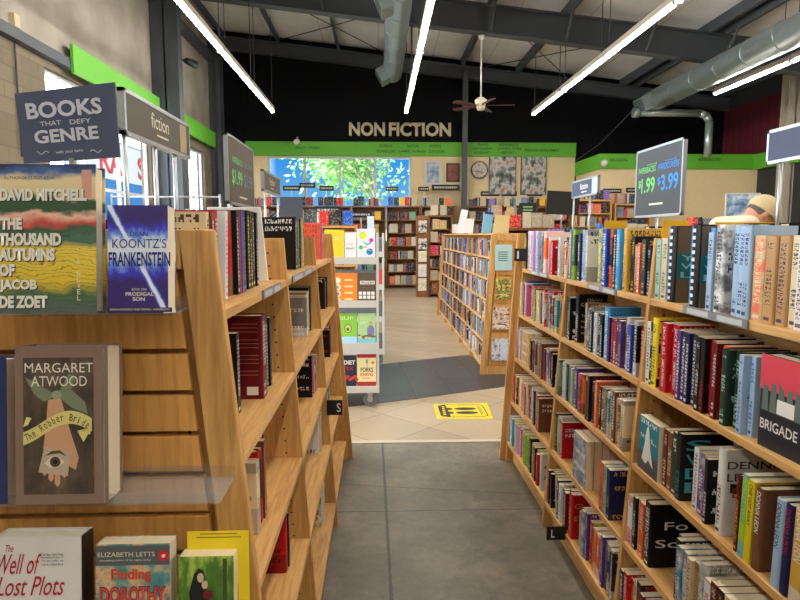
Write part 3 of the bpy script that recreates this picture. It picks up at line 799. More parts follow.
# books turned cover-out to the aisle, their page edges towards the camera
def coverout(lab, t, d, h, col, y, row, back, ink='white', style='plain', hard=False):
    z = ZR[row]
    o = make_book(t, d, h, hard, col, ink, style, (xfR(z)+back+t, y, z+.0006), (0, 0, PI), lab, 'books on the L-tag bookcase')
    return o, t, d, h
b = coverout('teal novel with white brushstroke turned cover-out, middle shelf, L-tag bookcase', .036, .145, .185, 'teal', 1.985, 2, .008, 'white')
o, t, d, h = b
bm = BM(); prism(bm, [(.03, .04), (.05, .1), (.06, .15), (.072, .165), (.08, .14), (.09, .09), (.115, .03), (.08, .05), (.06, .03)], t, t+.0008, 'x'); obj('white_brushstroke', bm, PAPER, o)
box('cover_panel', (t, t+.0005, .0, d, .0, h*.36), plain('smoky_cover', (74, 78, 84), .4), o)
for i in range(4):
    coverout(f'{ORD[i]} of four thick grey novels turned cover-out one behind another, fourth shelf, L-tag bookcase', .034, .165, .215, 'blue_grey' if i == 0 else 'grey', 2.60, 3, .008+.035*i, 'white', 'picture' if i == 0 else 'plain')
for i in range(2): coverout(f'{("front","rear")[i]} brown novel of a cover-out pair, middle shelf, tile-side bay, L-tag bookcase', .04, .16, .205, 'tan', 3.70, 2, .006+.041*i)
yy = 2.52
for c, lb in (('coral', 'salmon red paperback'), ('mint', 'mint green hardcover'), ('navy', 'navy paperback')):
    t = .034; special('x', f'{lb} beside the page-edge stack, fourth shelf, L-tag bookcase', t, .14, .198, 'hard' in lb, c, pick_ink(c), 'plain', yy-.25, 3); yy -= t+.0015
# thick block shelved page edges out on the middle shelf's first bay: part of A2 run
# row on the hidden far side of the L-tag bookcase: only its tops show
fx = 1.18 + (.34-.0685*1.3) - .012
yy = 3.8; i = 0
random.seed(31)
while yy > RB0+.1:
    t = random.uniform(.026, .05); c = random.choice(['black', 'brown', 'charcoal', 'navy', 'grey', 'tan', 'teal', 'maroon', 'dark_green', 'white', 'orange'])
    make_book(t, .14, random.uniform(.2, .243), True, c, pick_ink(c), 'plain', (fx, yy-t, 1.3006), (0, 0, PI/2), f'{c.replace("_"," ")} hardcover top, {ORD[min(i,29)]} in the row behind the L-tag bookcase', 'books on the other side of the L-tag bookcase')
    yy -= t+.0015; i += 1
    if random.random() < .15: yy -= .05
    if 2.10 < yy < 2.17: yy = 2.105
for i, (x0, x1, y, zt, s) in enumerate(((.965, 1.06, 2.555, 1.562, 'just beyond the pale teal cover'), (.95, 1.04, 1.995, 1.548, 'at the upright under the price sign'), (1.2, 1.42, 2.12, 1.546, 'beside the bent person'))):
    o = box('divider_card', (0, x1-x0, -.0012, .0012, 0, zt-ZR[0]-.001), GOLDCARD, None, 0, (x0, y, ZR[0]+.001))
    tag(o, f'golden yellow divider card standing among top-row books {s}', 'card', 'yellow divider cards')

# ================================================================== BOOKS ON THE S-TAG BOOKCASE
random.seed(12)
LBAY = {'c': (LB0+.03, LB0+.949-.012, 'display-end bay'), 'b': (LB0+.949+.012, LB0+2*.949-.012, 'middle bay'), 'a': (LB0+2*.949+.012, LB0+3*.949-.03, 'tile-side bay')}
LSPEC = {
 'c0': "-165 e24!/k^196 u16^196 o14/e^196 r24!/w^200<3 N18^202 w20/r^202<6 -62 r.38!/n^206~48 k20^208 m22/r^208 -6 p32/g^209 v30!/s^212 v.30!/t^212 k30!^214 k28^213 c24^214 k26^214 k24^212",
 'b0': "-8 k30/w^222 c30^225 n*26/g^218 -6 v36!/w^222 k24^222 d22/k^215 -20 G*44!/e^226 k44!/w^215 k34!/g^205 c26^205",
 'a0': "a44!/r^218 P36!/w^222 -60 h40!/w^215 -20",
 'c1': "-420 k34/w^212~75 -112 m58!/w^238~38 c16^225 u16/e^225 k30/w^228 v24/w^215 k30/g^212",
 'b1': "g.34/w^190 u26/w^196 w24/u^190 e26/k^200 -30 k34/w^215 k40!^215",
 'a1': "k34/w^190 c26^185 u26 k30",
 'c2': "-365 e.36/g^190 r28!/k^205 k.24/r^200 u28/o^215 u30!/o^215 -100",
 'b2': "k28^200 r26/w^185 P24/w^182 k.30/w^178 w*26/k^180 w*26/k^178",
 'a2': "k26/r r26/w^180 e24/r k26/w m24 g26",
 'c3': "-140 e.30/k^190 u14^170 -500 r.36!/k^205 k20 -100",
 'b3': "w26/u^195 e28/r^195 w*26/k^190 k*26/w^200 -10",
 'a3': "t*36!/i^200 -300",
 'c4': "-70 o30/k^195 k30^205 r26 -300 b24 k30",
 'b4': "e*40!/k^195 w24 k20^185 -160",
}
for key, sp in LSPEC.items():
    y0, y1, bn = LBAY[key[0]]; r = int(key[1]); z = ZL[r]
    if key[0] in 'ab':                               # pushed up against the far upright
        tot = sum(float(t[1:]) if t[0] == '-' else float(re.match(r'[A-Za-z][.*]?(\d+)', t)[1] if re.match(r'[A-Za-z][.*]?(\d+)', t) else 30)+1.3 for t in sp.split())/1000
        y0 = max(y0, y1-tot-.012)
        if not all(re.match(r'-|[A-Za-z][.*]?\d', t) for t in sp.split()): sp = ' '.join(t if re.match(r'-|[A-Za-z][.*]?\d', t) else t[0]+'30'+t[1:] for t in sp.split())
    BOOKS['L'+key] = fill_cell(sp, -1, y0, y1, xfL(z)-.004, z, nh(ZL, r), f"{ROWN[r]}, {bn}, S-tag bookcase", 'books on the S-tag bookcase', end_word='display', db=(.036, .052), depth=(.115, .15))
b = [q for q in BOOKS['Lc1'] if 'maroon' in q[0]['label']]
if b:       # the maroon book shows its back cover: rows of fine lines and a bar-code panel
    o, t, d, h = b[0]; o['lettered_cover'] = 1.0
    bm = BM(); bx(bm, -.0008, -.0002, d*.1, d*.33, h*.05, h*.15); obj('barcode_panel', bm, PAPER, o)
    bm = BM()
    for i in range(14):
        if i % 4 == 3: continue
        zz = h*(.9-.047*i); bx(bm, -.0008, -.0002, d*.08, d*random.uniform(.6, .82), zz, zz+.0022)
    obj('blurb_lines', bm, plain('faded_gold_print', (170, 104, 90), .6), o)
# hidden side of the S-tag bookcase, tops only
fx = -.555 - (.34-.0685*1.3) + .012
yy = 1.12; i = 0
while yy < 3.7:
    t = random.uniform(.026, .045); c = random.choice(['brown', 'cream', 'blue_grey', 'charcoal', 'white', 'maroon', 'black', 'grey'])
    make_book(t, .14, random.uniform(.21, .245), True, c, pick_ink(c), 'plain', (fx, yy+t, 1.3006), (0, 0, -PI/2), f'{c.replace("_"," ")} hardcover top, {ORD[min(i,29)]} in the row behind the S-tag bookcase', 'books on the other side of the S-tag bookcase')
    yy += t+.0015; i += 1
# white divider board standing in the top row
wd = thing('divider_board', 'white board standing upright between books, top row of S-tag bookcase', 'board', (-.42, 1.93, ZL[0]))
bm = BM(); prism(bm, [(-.12, .001), (.066, .001), (.046, .236), (-.12, .236)], 0, .012, 'y'); obj('board', bm, PAPER, wd, .002)

# ================================================================== DISPLAY END OF THE S-TAG BOOKCASE
YE = LB0-.0205                                         # face of the slatted panel
def faceout(name, label, x0, x1, z0, z1, t, mat, hard, yf, group='novels facing out on the slatted display end', tilt=.10, rgb=(90, 90, 90)):
    """a book standing with its front cover to the camera; returns the cover object (local origin lower-left front corner)"""
    w, h = x1-x0, z1-z0; c = .0024 if hard else .0008
    bm = BM()
    bx(bm, 0, w, 0, c, 0, h); bx(bm, 0, w, t-c, t, 0, h); bx(bm, 0, c*1.3, c, t-c, 0, h)
    o = obj(name, bm, mat, None, 0, (x0, yf, z0)); o.rotation_euler = (-tilt, 0, 0)
    tag(o, label, 'book', group)
    ins = .004 if hard else .0008
    box('page_block', (c*1.3, w-ins, c, t-c, ins if hard else .0004, h-ins), PAGES, o)
    return o, w, h
R3, U3 = (1, 0, 0), (0, 0, 1)
def ft(o, s, x, z, w, h, mat, name='title', **k):
    return text(s, (x, -.0006, z), R3, U3, w, h, mat, o, name, **k)

def land_mat():
    m, nt, b = nodes('woodcut_landscape_cover'); g = G(nt)
    gx, gy, gz = g.xyz(g.coord('Generated'))
    n = g.noise(g.vec(g.m('MULTIPLY', gx, 2.2), g.m('MULTIPLY', gz, 6), 0), 1.6, 4)
    f = g.m('ADD', gz, g.m('MULTIPLY', g.m('SUBTRACT', n, .5), .16))
    col = g.ramp(f, [(.0, lin((88, 96, 92))), (.13, lin((70, 104, 70))), (.22, lin((222, 190, 52))), (.45, lin((232, 204, 78))), (.50, lin((74, 110, 92))),
                     (.57, lin((58, 90, 62))), (.60, lin((196, 72, 66))), (.66, lin((236, 190, 160))), (.69, lin((46, 78, 50))), (.76, lin((60, 88, 60))),
                     (.79, lin((222, 200, 150))), (.90, lin((226, 206, 160))), (.95, lin((60, 96, 150))), (1.0, lin((22, 34, 70)))])
    st = g.m('LESS_THAN', g.m('FRACT', g.m('MULTIPLY', f, 34)), .16)
    lo = g.m('MULTIPLY', st, g.m('LESS_THAN', gz, .56))
    nt.links.new(g.mix(g.m('MULTIPLY', lo, .55), col, (*lin((48, 72, 48)), 1)), b.inputs['Base Color']); b.inputs['Roughness'].default_value = .4
    return m
def glow_mat():
    m, nt, b = nodes('violet_lightning_cover'); g = G(nt)
    gx, gy, gz = g.xyz(g.coord('Generated'))
    n = g.noise(g.vec(g.m('MULTIPLY', gx, 3), g.m('MULTIPLY', gz, 4), 0), 2, 5, .65)
    d = g.m('ABSOLUTE', g.m('SUBTRACT', gz, .58))
    band = g.m('SUBTRACT', 1, g.m('MULTIPLY', d, 4.2))
    ray = g.m('SUBTRACT', 1, g.m('MULTIPLY', g.m('ABSOLUTE', g.m('ADD', g.m('SUBTRACT', gx, .5), g.m('MULTIPLY', g.m('SUBTRACT', gz, .5), .95))), 14))
    f = g.m('ADD', g.m('ADD', g.m('MAXIMUM', band, g.m('MULTIPLY', ray, 1.1)), .16), g.m('MULTIPLY', g.m('SUBTRACT', n, .5), 1.1))
    col = g.ramp(f, [(.0, lin((58, 46, 110))), (.3, lin((66, 62, 190))), (.6, lin((120, 160, 238))), (.85, lin((236, 243, 252)))])
    nt.links.new(col, b.inputs['Base Color']); b.inputs['Roughness'].default_value = .3
    return m
def blotch(name, stops, scale=6, rough=.4, sx=1, sz=1):
    m, nt, b = nodes(name); g = G(nt)
    x, y, z = g.xyz(g.coord('Generated'))
    n = g.noise(g.vec(g.m('MULTIPLY', x, sx), 0, g.m('MULTIPLY', z, sz)), scale, 4, .6)
    nt.links.new(g.ramp(n, [(p, lin(c)) for p, c in stops]), b.inputs['Base Color']); b.inputs['Roughness'].default_value = rough
    return m

# acrylic ledges hooked into the slats
def ledge(x0, x1, z, dep, lip, label):
    bm = BM(); bx(bm, x0, x1, YE-dep, YE, z-.003, z); bx(bm, x0, x1, YE-dep-.003, YE-dep, z-.003, z+lip); bx(bm, x0, x1, YE-.003, YE, z-.003, z+.02)
    o = obj('acrylic_ledge', bm, ACRYL)
    return tag(o, label, 'ledge')
ledge(-.90, -.54, 1.374, .085, .012, 'clear acrylic ledge under the thick landscape-covered novel at the picture edge')
ledge(-.53, -.335, 1.374, .085, .012, 'short clear acrylic ledge under the violet horror novel')
ledge(-.88, -.262, 1.066, .105, .016, 'long clear acrylic ledge under the brown novel with the ribbon banner')
ledge(-.90, -.24, .742, .105, .016, 'lower clear acrylic ledge holding three novels near the floor')

o, w, h = faceout('hardcover_book', 'large novel with landscape cover and white capitals, upper ledge of slatted display', -.597, -.445, 1.377, 1.612, .034, land_mat(), True, .955)
WHT = plain('raised_white_title', (236, 232, 216), .5)
SH = plain('title_shadow', (40, 42, 44), .6)
for s, x, z, ww, hh in (('DAVID MITCHELL', .005, .177, .134, .0195), ('THE', .005, .132, .034, .019), ('THOUSAND', .003, .107, .096, .020), ('AUTUMNS', .003, .083, .086, .020), ('OF', .003, .059, .024, .0195), ('JACOB', .003, .034, .058, .020), ('DE ZOET', .003, .009, .074, .020)):
    text(s, (x+.0014, -.0004, z-.0014), R3, U3, ww, hh, SH, o, 'title_shadow', bold=.055)
    ft(o, s, x, z, ww, hh, WHT, bold=.055)
ft(o, 'AUTHOR OF CLOUD ATLAS', .012, .211, .078, .0045, BLACKINK, 'subtitle')
for i, ch in enumerate('A NOVEL'):
    if ch != ' ': ft(o, ch, .123, .078-i*.0095, .005, .008, WHT, 'subtitle')
box('seal_strip', (.131, .146, -.0007, 0, .182, .226), plain('rose_seal', (214, 160, 140), .6), o)

o, w, h = faceout('paperback_book', 'small violet-blue paperback with white lightning glow beside the landscape novel', -.428, -.334, 1.377, 1.548, .036, glow_mat(), False, .957)
DEEP = plain('deep_blue_title', (30, 36, 120), .4)
ft(o, 'DEAN', .036, .122, .027, .007, DEEP, 'author'); ft(o, "KOONTZ'S", .008, .103, .084, .015, DEEP, 'author')
ft(o, 'FRANKENSTEIN', .002, .074, .096, .023, DEEP, 'title', bold=.02)
ft(o, 'BOOK ONE', .038, .036, .023, .0036, WHT, 'subtitle'); ft(o, 'PRODIGAL', .028, .0275, .044, .006, WHT, 'subtitle', bold=.02); ft(o, 'SON', .039, .0195, .019, .006, WHT, 'subtitle', bold=.02)
box('author_strip', (0, .1, -.0004, 0, .002, .009), plain('deep_violet_strip', (40, 30, 70), .5), o)
ft(o, 'DEAN KOONTZ AND KEVIN J. ANDERSON', .004, .0035, .092, .0042, WHT, 'author'); 

RBC = blotch('umber_painted_cover', [(.35, (52, 44, 38)), (.55, (84, 70, 56)), (.7, (112, 92, 72))], 3)
o, w, h = faceout('hardcover_book', 'brown hardcover with yellow ribbon banner and painted eye, middle ledge of display', -.584, -.438, 1.0695, 1.324, .056, plain('rose_brown_jacket', (136, 112, 98), .3), True, .945)
def flat(o, pts, mat, name, dy=.0006):
    bm = BM(); prism(bm, pts, -dy, 0, 'y'); return obj(name, bm, mat, o)
def arc(cx, cz, rx, rz, a0=0, a1=360, n=20): return [(cx+rx*math.cos(math.radians(a0+(a1-a0)*i/n)), cz+rz*math.sin(math.radians(a0+(a1-a0)*i/n))) for i in range(n+(0 if a1-a0 == 360 else 1))]
flat(o, [(.013, .016), (.124, .016), (.124, .236), (.013, .236)], RBC, 'cover_panel', .0004)
SKIN = plain('painted_skin', (206, 158, 118), .5)
flat(o, [(.052, .168), (.072, .172), (.086, .12), (.100, .075), (.095, .055), (.086, .06), (.078, .085), (.06, .085), (.044, .09), (.048, .12)], SKIN, 'painted_arm', .0005)
for x, z0, z1 in ((.046, .046, .075), (.056, .036, .075), (.066, .028, .07), (.077, .042, .07)): flat(o, [(x-.0042, z0+.005), (x, z0), (x+.0042, z0+.005), (x+.0042, z1), (x-.0042, z1)], SKIN, 'painted_finger', .00055)
BOW = plain('painted_green_bow', (122, 132, 104), .5)
flat(o, [(.066, .175), (.04, .192), (.016, .205), (.03, .178), (.045, .165)], BOW, 'painted_bow', .00065); flat(o, [(.066, .175), (.085, .21), (.098, .205), (.088, .185), (.11, .165), (.115, .145), (.09, .155)], BOW, 'painted_bow', .00068)
flat(o, arc(.066, .176, .008, .007), plain('painted_bow_knot', (150, 158, 130), .5), 'painted_knot', .0009)
flat(o, [(.036, .052), (.046, .093), (.088, .083), (.082, .045)], plain('painted_eye_card', (190, 170, 146), .5), 'painted_card', .0008)
flat(o, [(.046, .066), (.056, .077), (.066, .078), (.078, .068), (.067, .060), (.055, .059)], plain('painted_eye_white', (224, 212, 192), .5), 'painted_eye', .001)
flat(o, arc(.063, .0685, .0085, .0085), plain('painted_iris', (84, 66, 50), .4), 'painted_iris', .0012); flat(o, arc(.063, .0685, .004, .004), BLACKINK, 'painted_pupil', .0014)
flat(o, [(.046, .078), (.058, .086), (.070, .087), (.082, .077), (.070, .082), (.058, .081)], plain('painted_brow', (86, 62, 46), .5), 'painted_brow', .001)
BAN = plain('yellow_ribbon', (226, 212, 128), .5)
top = [(.013+.108*i/16, .122+.018*math.sin((i/16-.28)*PI*1.25)) for i in range(17)]
flat(o, [(x, z-.0105) for x, z in top]+[(x, z+.0105) for x, z in reversed(top)], BAN, 'ribbon_banner', .0012)
flat(o, [(.013, .125), (.018, .141), (.026, .139), (.02, .128)], BAN, 'ribbon_tail', .0011); flat(o, [(.098, .118), (.118, .112), (.121, .124), (.108, .1)], BAN, 'ribbon_tail', .0010)
s = 'The Robber Bride'; n = len(s)
for i, ch in enumerate(s):
    if ch == ' ': continue
    u = (i+.6)/n; x = .017+.098*u; z = .122+.018*math.sin((u-.28)*PI*1.25); sl = .018*PI*1.25*math.cos((u-.28)*PI*1.25)/.108
    hh = .0115 if ch in 'TRBhbd' else (.0088 if ch != 'i' else .0112)
    text(ch, (x-.002, -.0014, z-.0055), (1, 0, sl), (-sl, 0, 1), .0052 if ch in 'TRB' else (.0018 if ch == 'i' else .0043), hh, BLACKINK, o, 'title')
ft(o, 'MARGARET', .016, .212, .108, .0155, WHT, 'author'); ft(o, 'ATWOOD', .026, .190, .088, .0165, WHT, 'author')
bm = BM(); bx(bm, .139, .1412, 0, .044, .001, .25); obj('jacket_edge', bm, plain('cream_jacket_edge', (216, 208, 186), .35), o)

o, w, h = faceout('hardcover_book', 'navy-edged hardcover cut off at the picture edge beside the ribbon-banner novel', -.74, -.60, 1.0695, 1.305, .04, plain('navy_jacket', (40, 48, 96), .4), True, .948)

o, w, h = faceout('hardcover_book', 'white hardcover with crimson script title, lower ledge of slatted display', -.640, -.498, .7455, 1.003, .04, plain('pale_cream_jacket', (232, 226, 216), .4), True, .945)
for s, x, z, ww, hh in (('The', .020, .233, .013, .012), ('Well of', .006, .196, .072, .034), ('Lost Plots', .004, .160, .112, .032)): ft(o, s, x, z, ww, hh, REDINK, shear=.45, bold=.004)
for i in range(4): ft(o, ('The New York Times', 'Bestselling Author of', 'The Eyre Affair and', 'Lost in a Good Book')[i], .078, .226-i*.0055, .036, .0042, BLACKINK, 'blurb')
flat(o, [(.002, .002), (.14, .002), (.14, .12), (.1, .135), (.05, .128), (.002, .14)], plain('pale_sea_wash', (168, 206, 214), .5), 'cover_wash', .0004)
box('back_jacket', (.1405, .1435, .004, .041, 0, .256), plain('dark_spine_jacket', (34, 30, 34), .4), o)

o, w, h = faceout('paperback_book', 'teal and sunset-coloured novel with red decorative title, lower ledge of display', -.474, -.352, .7455, .988, .036, blotch('rainbow_sky_cover', [(.3, (38, 110, 120)), (.45, (92, 150, 140)), (.55, (222, 180, 130)), (.7, (70, 74, 110))], 2.2, sz=2), False, .945)
box('cover_strip', (0, .122, -.0004, 0, .207, .24), plain('smoke_grey_strip', (86, 92, 92), .5), o)
ft(o, 'ELIZABETH LETTS', .004, .222, .094, .0075, plain('cream_author', (232, 220, 190), .5), 'author'); ft(o, 'bestselling author of the eighty-dollar', .008, .214, .084, .0035, WHT, 'blurb')
flat(o, arc(.112, .222, .009, .009), plain('red_round_sticker', (214, 34, 44), .4), 'round_sticker', .0008); flat(o, arc(.112, .222, .003, .003), WHT, 'sticker_dot', .0012)
ORA = plain('orange_red_title', (214, 72, 44), .5)
ft(o, 'Finding', .026, .178, .066, .024, ORA, bold=.03); text('DOROTHY', (.0065, -.0004, .1425), R3, U3, .110, .03, plain('indigo_outline', (44, 40, 92), .5), o, 'title_shadow', bold=.06); ft(o, 'DOROTHY', .007, .144, .108, .027, ORA, bold=.02)

o, w, h = faceout('hardcover_book', 'green gothic paperback with cloaked figure before a yellow sheet, lower ledge of display', -.338, -.246, .7455, .965, .034, blotch('glowing_green_cover', [(.3, (34, 58, 22)), (.5, (82, 122, 40)), (.62, (170, 196, 84))], 2.5), False, .945)
flat(o, [(.022, .09), (.018, .16), (.026, .19), (.034, .2), (.042, .195), (.045, .18), (.05, .15), (.055, .09)], plain('black_cloak', (22, 24, 20), .5), 'painted_cloak', .0005)
flat(o, arc(.037, .184, .0055, .008), plain('pale_painted_face', (214, 190, 160), .5), 'painted_face', .0008); flat(o, arc(.044, .172, .005, .007), plain('pale_painted_face', (214, 190, 160), .5), 'painted_face', .0009)
flat(o, arc(.049, .155, .008, .008), plain('dark_red_bundle', (110, 28, 30), .5), 'painted_bundle', .001)
flat(o, [(.074, 0), (.081, 0), (.081, .215), (.074, .215)], plain('olive_spine_band', (60, 80, 40), .5), 'cover_band', .0006)
box('price_sticker', (.044, .075, -.0009, 0, .128, .143), PAPER, o)
o = box('divider_card', (0, .105, 0, .0015, 0, .247), plain('bright_yellow_sheet', (252, 222, 36), .6), None, 0, (-.332, .986, .745)); o.rotation_euler = (-.05, 0, 0)
tag(o, 'yellow paper sheet sticking up behind the green gothic paperback', 'card')

for i, (a, b_) in enumerate(((.022, .085), (.016, .092))): box('printed_line', (a, b_, -.0005, 0, .242-i*.006, .2435-i*.006), plain('ochre_print', (160, 120, 20), .6), o)

# slate board on a clip
sg = thing('slate_sign', 'slate blue board reading BOOKS THAT DEFY GENRE clipped above the display end', 'sign', (-.505, 1.03, 1.62)); sg.rotation_euler = (0, -.035, 0)
bm = BM(); prism(bm, [(-.079, .0), (.077, .006), (.079, .126), (-.083, .112)], 0, .004, 'y'); obj('board', bm, SLATE, sg)
for s, x, z, w, h in (('BOOKS', -.066, .070, .122, .026), ('THAT', -.046, .0585, .034, .0075), ('DEFY', .002, .0605, .034, .0075), ('GENRE', -.057, .0305, .104, .0215), ('with your hero', -.025, .0125, .044, .0065)):
    text(s, (x, -.0008, z), (1, 0, .055), (-.055, 0, 1), w, h, CHALK, sg, 'chalk_lettering', bold=.03 if h > .02 else .005)
bm = BM()
for s in (-1, 1):
    pts = [(s*(.034+.003*i)-.003, -.0012, .0165+.0025*math.sin(i*1.2)) for i in range(7)]
    path_tube(bm, pts, .0006, 5)
obj('flourish', bm, CHALK, sg)
bm = BM(); bx(bm, -.003, .003, -.006, .008, -.09, .006); tube(bm, (0, .004, -.19), (0, .004, .0), .003); obj('clip_post', bm, ALU, sg)

# ================================================================== SIGNS ON POSTS ABOVE THE BOOKCASES
def post_sign(label, x, ya, yb, z0, z1, face, sgn, frame=.009, base=1.42, posts=(.15, .85), group=None):
    """framed panel lying along the bookcase, its printed face looking to the aisle (sgn = +1 looks to +X)"""
    e = thing('hanging_sign' if False else 'framed_sign', label, 'sign', (x, ya, base), group)
    a, b_, L = z0-base, z1-base, yb-ya
    box('sign_face', (-.006, .006, frame, L-frame, a+frame, b_-frame), face, e)
    bm = BM()
    bx(bm, -.0075, .0075, 0, L, a, a+frame); bx(bm, -.0075, .0075, 0, L, b_-frame, b_); bx(bm, -.0075, .0075, 0, frame, a, b_); bx(bm, -.0075, .0075, L-frame, L, a, b_)
    obj('sign_frame', bm, ALU, e)
    for p in posts:
        bm = BM(); tube(bm, (0, L*p, 0), (0, L*p, a), .0055); obj('post', bm, ALU, e)
    return e, L, a, b_
def st(e, sgn, L, s, u, z, w, h, mat, **k):
    """lettering on the aisle face; u measured from the reader's left"""
    if sgn > 0: O, R = (.0062, u, z), (0, 1, 0)
    else: O, R = (-.0062, L-u, z), (0, -1, 0)
    return text(s, O, R, U3, w, h, mat, e, 'sign_lettering', **k)
SG = plain('light_cream_figures', (226, 218, 196), .6)
e, L, a, b_ = post_sign('brown framed sign reading fiction above the display end of S-tag bookcase', -.55, 1.342, 1.79, 1.716, 1.815, BROWNBOARD, 1, posts=(.02, .42, .74))
st(e, 1, L, 'fiction', .155, a+.042, .12, .036, SG); box('printed_line', (.0062, .0066, .19, .27, a+.026, a+.03), SG, e)
box('sign_panel', (.0062, .0068, L-.085, L-.03, a+.012, b_-.012), plain('kraft_tag', (164, 146, 112), .6), e)
for y in (1.352, 1.53, 1.675): pass
e, L, a, b_ = post_sign('dark framed price sign reading $1.99 above middle of S-tag bookcase', -.55, 2.227, 2.687, 1.615, 1.868, BROWNBOARD, 1, posts=(.12, .9))
st(e, 1, L, 'PAPERBACKS', .07, a+.155, .17, .024, DOLLARG); st(e, 1, L, '$1.99', .06, a+.07, .17, .062, DOLLARG, bold=.01)
st(e, 1, L, 'HARDCOVERS', .26, a+.155, .16, .024, plain('muted_blue_figures', (110, 134, 156), .6)); st(e, 1, L, '$3.99', .26, a+.07, .16, .062, plain('muted_blue_figures', (110, 134, 156), .6)); box('printed_line', (.0062, .0066, .18, .31, a+.03, a+.036), SG, e)
e, L, a, b_ = post_sign('small framed section sign beyond the price sign on S-tag bookcase', -.55, 2.91, 3.39, 1.71, 1.81, BROWNBOARD, 1, posts=(.12, .9))
st(e, 1, L, 'fiction', .16, a+.042, .14, .034, SG); box('printed_line', (.0062, .0066, .19, .28, a+.024, a+.028), SG, e)
e, L, a, b_ = post_sign('dark framed price sign reading $1.99 and $3.99 above L-tag bookcase', 1.18, 2.318, 2.744, 1.578, 1.875, DARKBOARD, -1, posts=(.5,))
st(e, -1, L, 'used', .11, a+.222, .09, .008, DOLLARG); st(e, -1, L, 'PAPERBACKS', .03, a+.192, .165, .026, DOLLARG, bold=.01); st(e, -1, L, '$', .03, a+.128, .028, .036, DOLLARG, bold=.015); st(e, -1, L, '1.99', .062, a+.105, .13, .066, DOLLARG, bold=.02)
st(e, -1, L, 'used', .28, a+.222, .09, .008, DOLLARB); st(e, -1, L, 'HARDCOVERS', .22, a+.192, .175, .026, DOLLARB, bold=.01); st(e, -1, L, '$', .215, a+.128, .03, .036, DOLLARB, bold=.015); st(e, -1, L, '3.99', .25, a+.105, .145, .066, DOLLARB, bold=.02)
box('sign_panel', (-.0068, -.0062, L-.27, L-.145, a+.05, a+.058), plain('light_cream_figures', (226, 218, 196), .6), e)
e, L, a, b_ = post_sign('small grey framed sign reading fiction at the tile end of L-tag bookcase', 1.18, 3.226, 3.66, 1.72, 1.82, SLATE, -1, posts=(.3, .95))
st(e, -1, L, 'fiction', .15, a+.042, .13, .034, WHITEINK, bold=.015); box('printed_line', (-.0067, -.0062, L-.26, L-.17, a+.024, a+.03), WHITEINK, e)
box('sign_panel', (-.0069, -.0062, .012, .09, a+.01, b_-.01), plain('pale_blue_tag', (196, 212, 226), .5), e)
e, L, a, b_ = post_sign('slate framed sign over the camera end of L-tag bookcase', 1.18, 1.38, 1.814, 1.712, 1.812, SLATE, -1, posts=(.86,))

def board_sign(name, label, x0, x1, y, z0, z1, mat, base):
    e = thing(name, label, 'sign', ((x0+x1)/2, y, base))
    w = (x1-x0)/2
    box('board', (-w, w, -.003, .003, z0-base, z1-base), mat, e)
    bm = BM(); tube(bm, (0, .006, 0), (0, .006, z1-base-.05), .0045); obj('post', bm, ALU, e)
    return e
board_sign('board_sign', 'blank slate board on a post at the tile end of S-tag bookcase', -.628, -.485, 3.9, 1.60, 1.742, plain('dark_slate_board', (70, 78, 90), .6), 1.51)
e = board_sign('board_sign', 'black board on a post at the tile end of L-tag bookcase', 1.078, 1.292, 3.9, 1.632, 1.782, plain('matte_black_board', (26, 24, 24), .6), 1.51); e.rotation_euler = (0, .05, 0)

# ================================================================== BOOK CARTS
def cart(label, x1, y0, w=.92, dep=.46, top=1.52):
    """white steel double-sided cart on casters; local origin at floor, near right corner"""
    e = thing('book_cart', label, 'cart', (x1, y0, 0))
    for x in (-.022, -w):
        for y in (0, dep-.022):
            bm = BM(); bx(bm, x, x+.022, y, y+.022, .13, top); obj('post', bm, WHITE, e, .003)
        bm = BM(); bx(bm, x, x+.022, .022, dep-.022, top-.03, top); bx(bm, x, x+.022, .022, dep-.022, .13, .16); obj('end_rail', bm, WHITE, e)
    for z in (1.265, .893, .525, .145):
        bm = BM(); bx(bm, -w+.022, -.022, .004, dep-.004, z, z+.012)
        bx(bm, -w+.022, -.022, 0, .008, z-.012, z+.05); bx(bm, -w+.022, -.022, dep-.008, dep, z-.012, z+.05)
        obj('shelf', bm, WHITE, e, .002)
    for z in (1.265, .893, .525, .145):
        bm = BM(); bx(bm, -w+.024, -.024, dep/2-.006, dep/2+.006, z+.012, z+.2)
        obj('back_support', bm, plain('grey_back_board', (104, 106, 110), .5), e)  # board's grey stands in for shadow and dark items behind the books
    for x in (-.08, -w+.08):
        for y in (.06, dep-.06):
            c = BM(); bx(c, x-.03, x+.03, y-.03, y+.03, .118, .132); bx(c, x-.02, x+.02, y-.026, y-.02, .05, .125); bx(c, x-.02, x+.02, y+.02, y+.026, .05, .125)
            co = obj('caster_fork', c, ALU, e)
            c = BM(); tube(c, (x, y-.016, .066), (x, y+.016, .066), .065, n=24); obj('wheel', c, RUBBER, co)
            c = BM(); tube(c, (x, y-.0175, .066), (x, y+.0175, .066), .026, n=14); obj('hub', c, ALU, co)
    return e
CX, CY = 0.0, 5.12
cart('white steel book cart on casters with colourful cookbooks facing the aisle', CX, CY)
cart('second white book cart just behind the cookbook cart', .062, 6.82)
def cbook(label, x0, x1, z, h, rgb, t=.022, ink=None, mat=None, yf=None):
    m = mat or plain('cover_%d_%d_%d' % rgb, rgb, .4)
    o, w, hh = faceout('paperback_book', label, x0, x1, z, z+h, t, m, False, (CY+.016 if yf is None else yf), 'cookbooks facing out on the white cart', .17)
    return o, w, hh
ZC = [1.278, .906, .538, .158]
o, w, h = cbook('yellow paperback with pale lettering, top shelf of white cart', -.462, -.296, ZC[0], .272, (240, 208, 40)); ft(o, 'OU', .05, .18, .10, .035, plain('pale_yellow_ink', (252, 236, 150), .5)); ft(o, '', 0, 0, 1, 1, WHT) if False else None
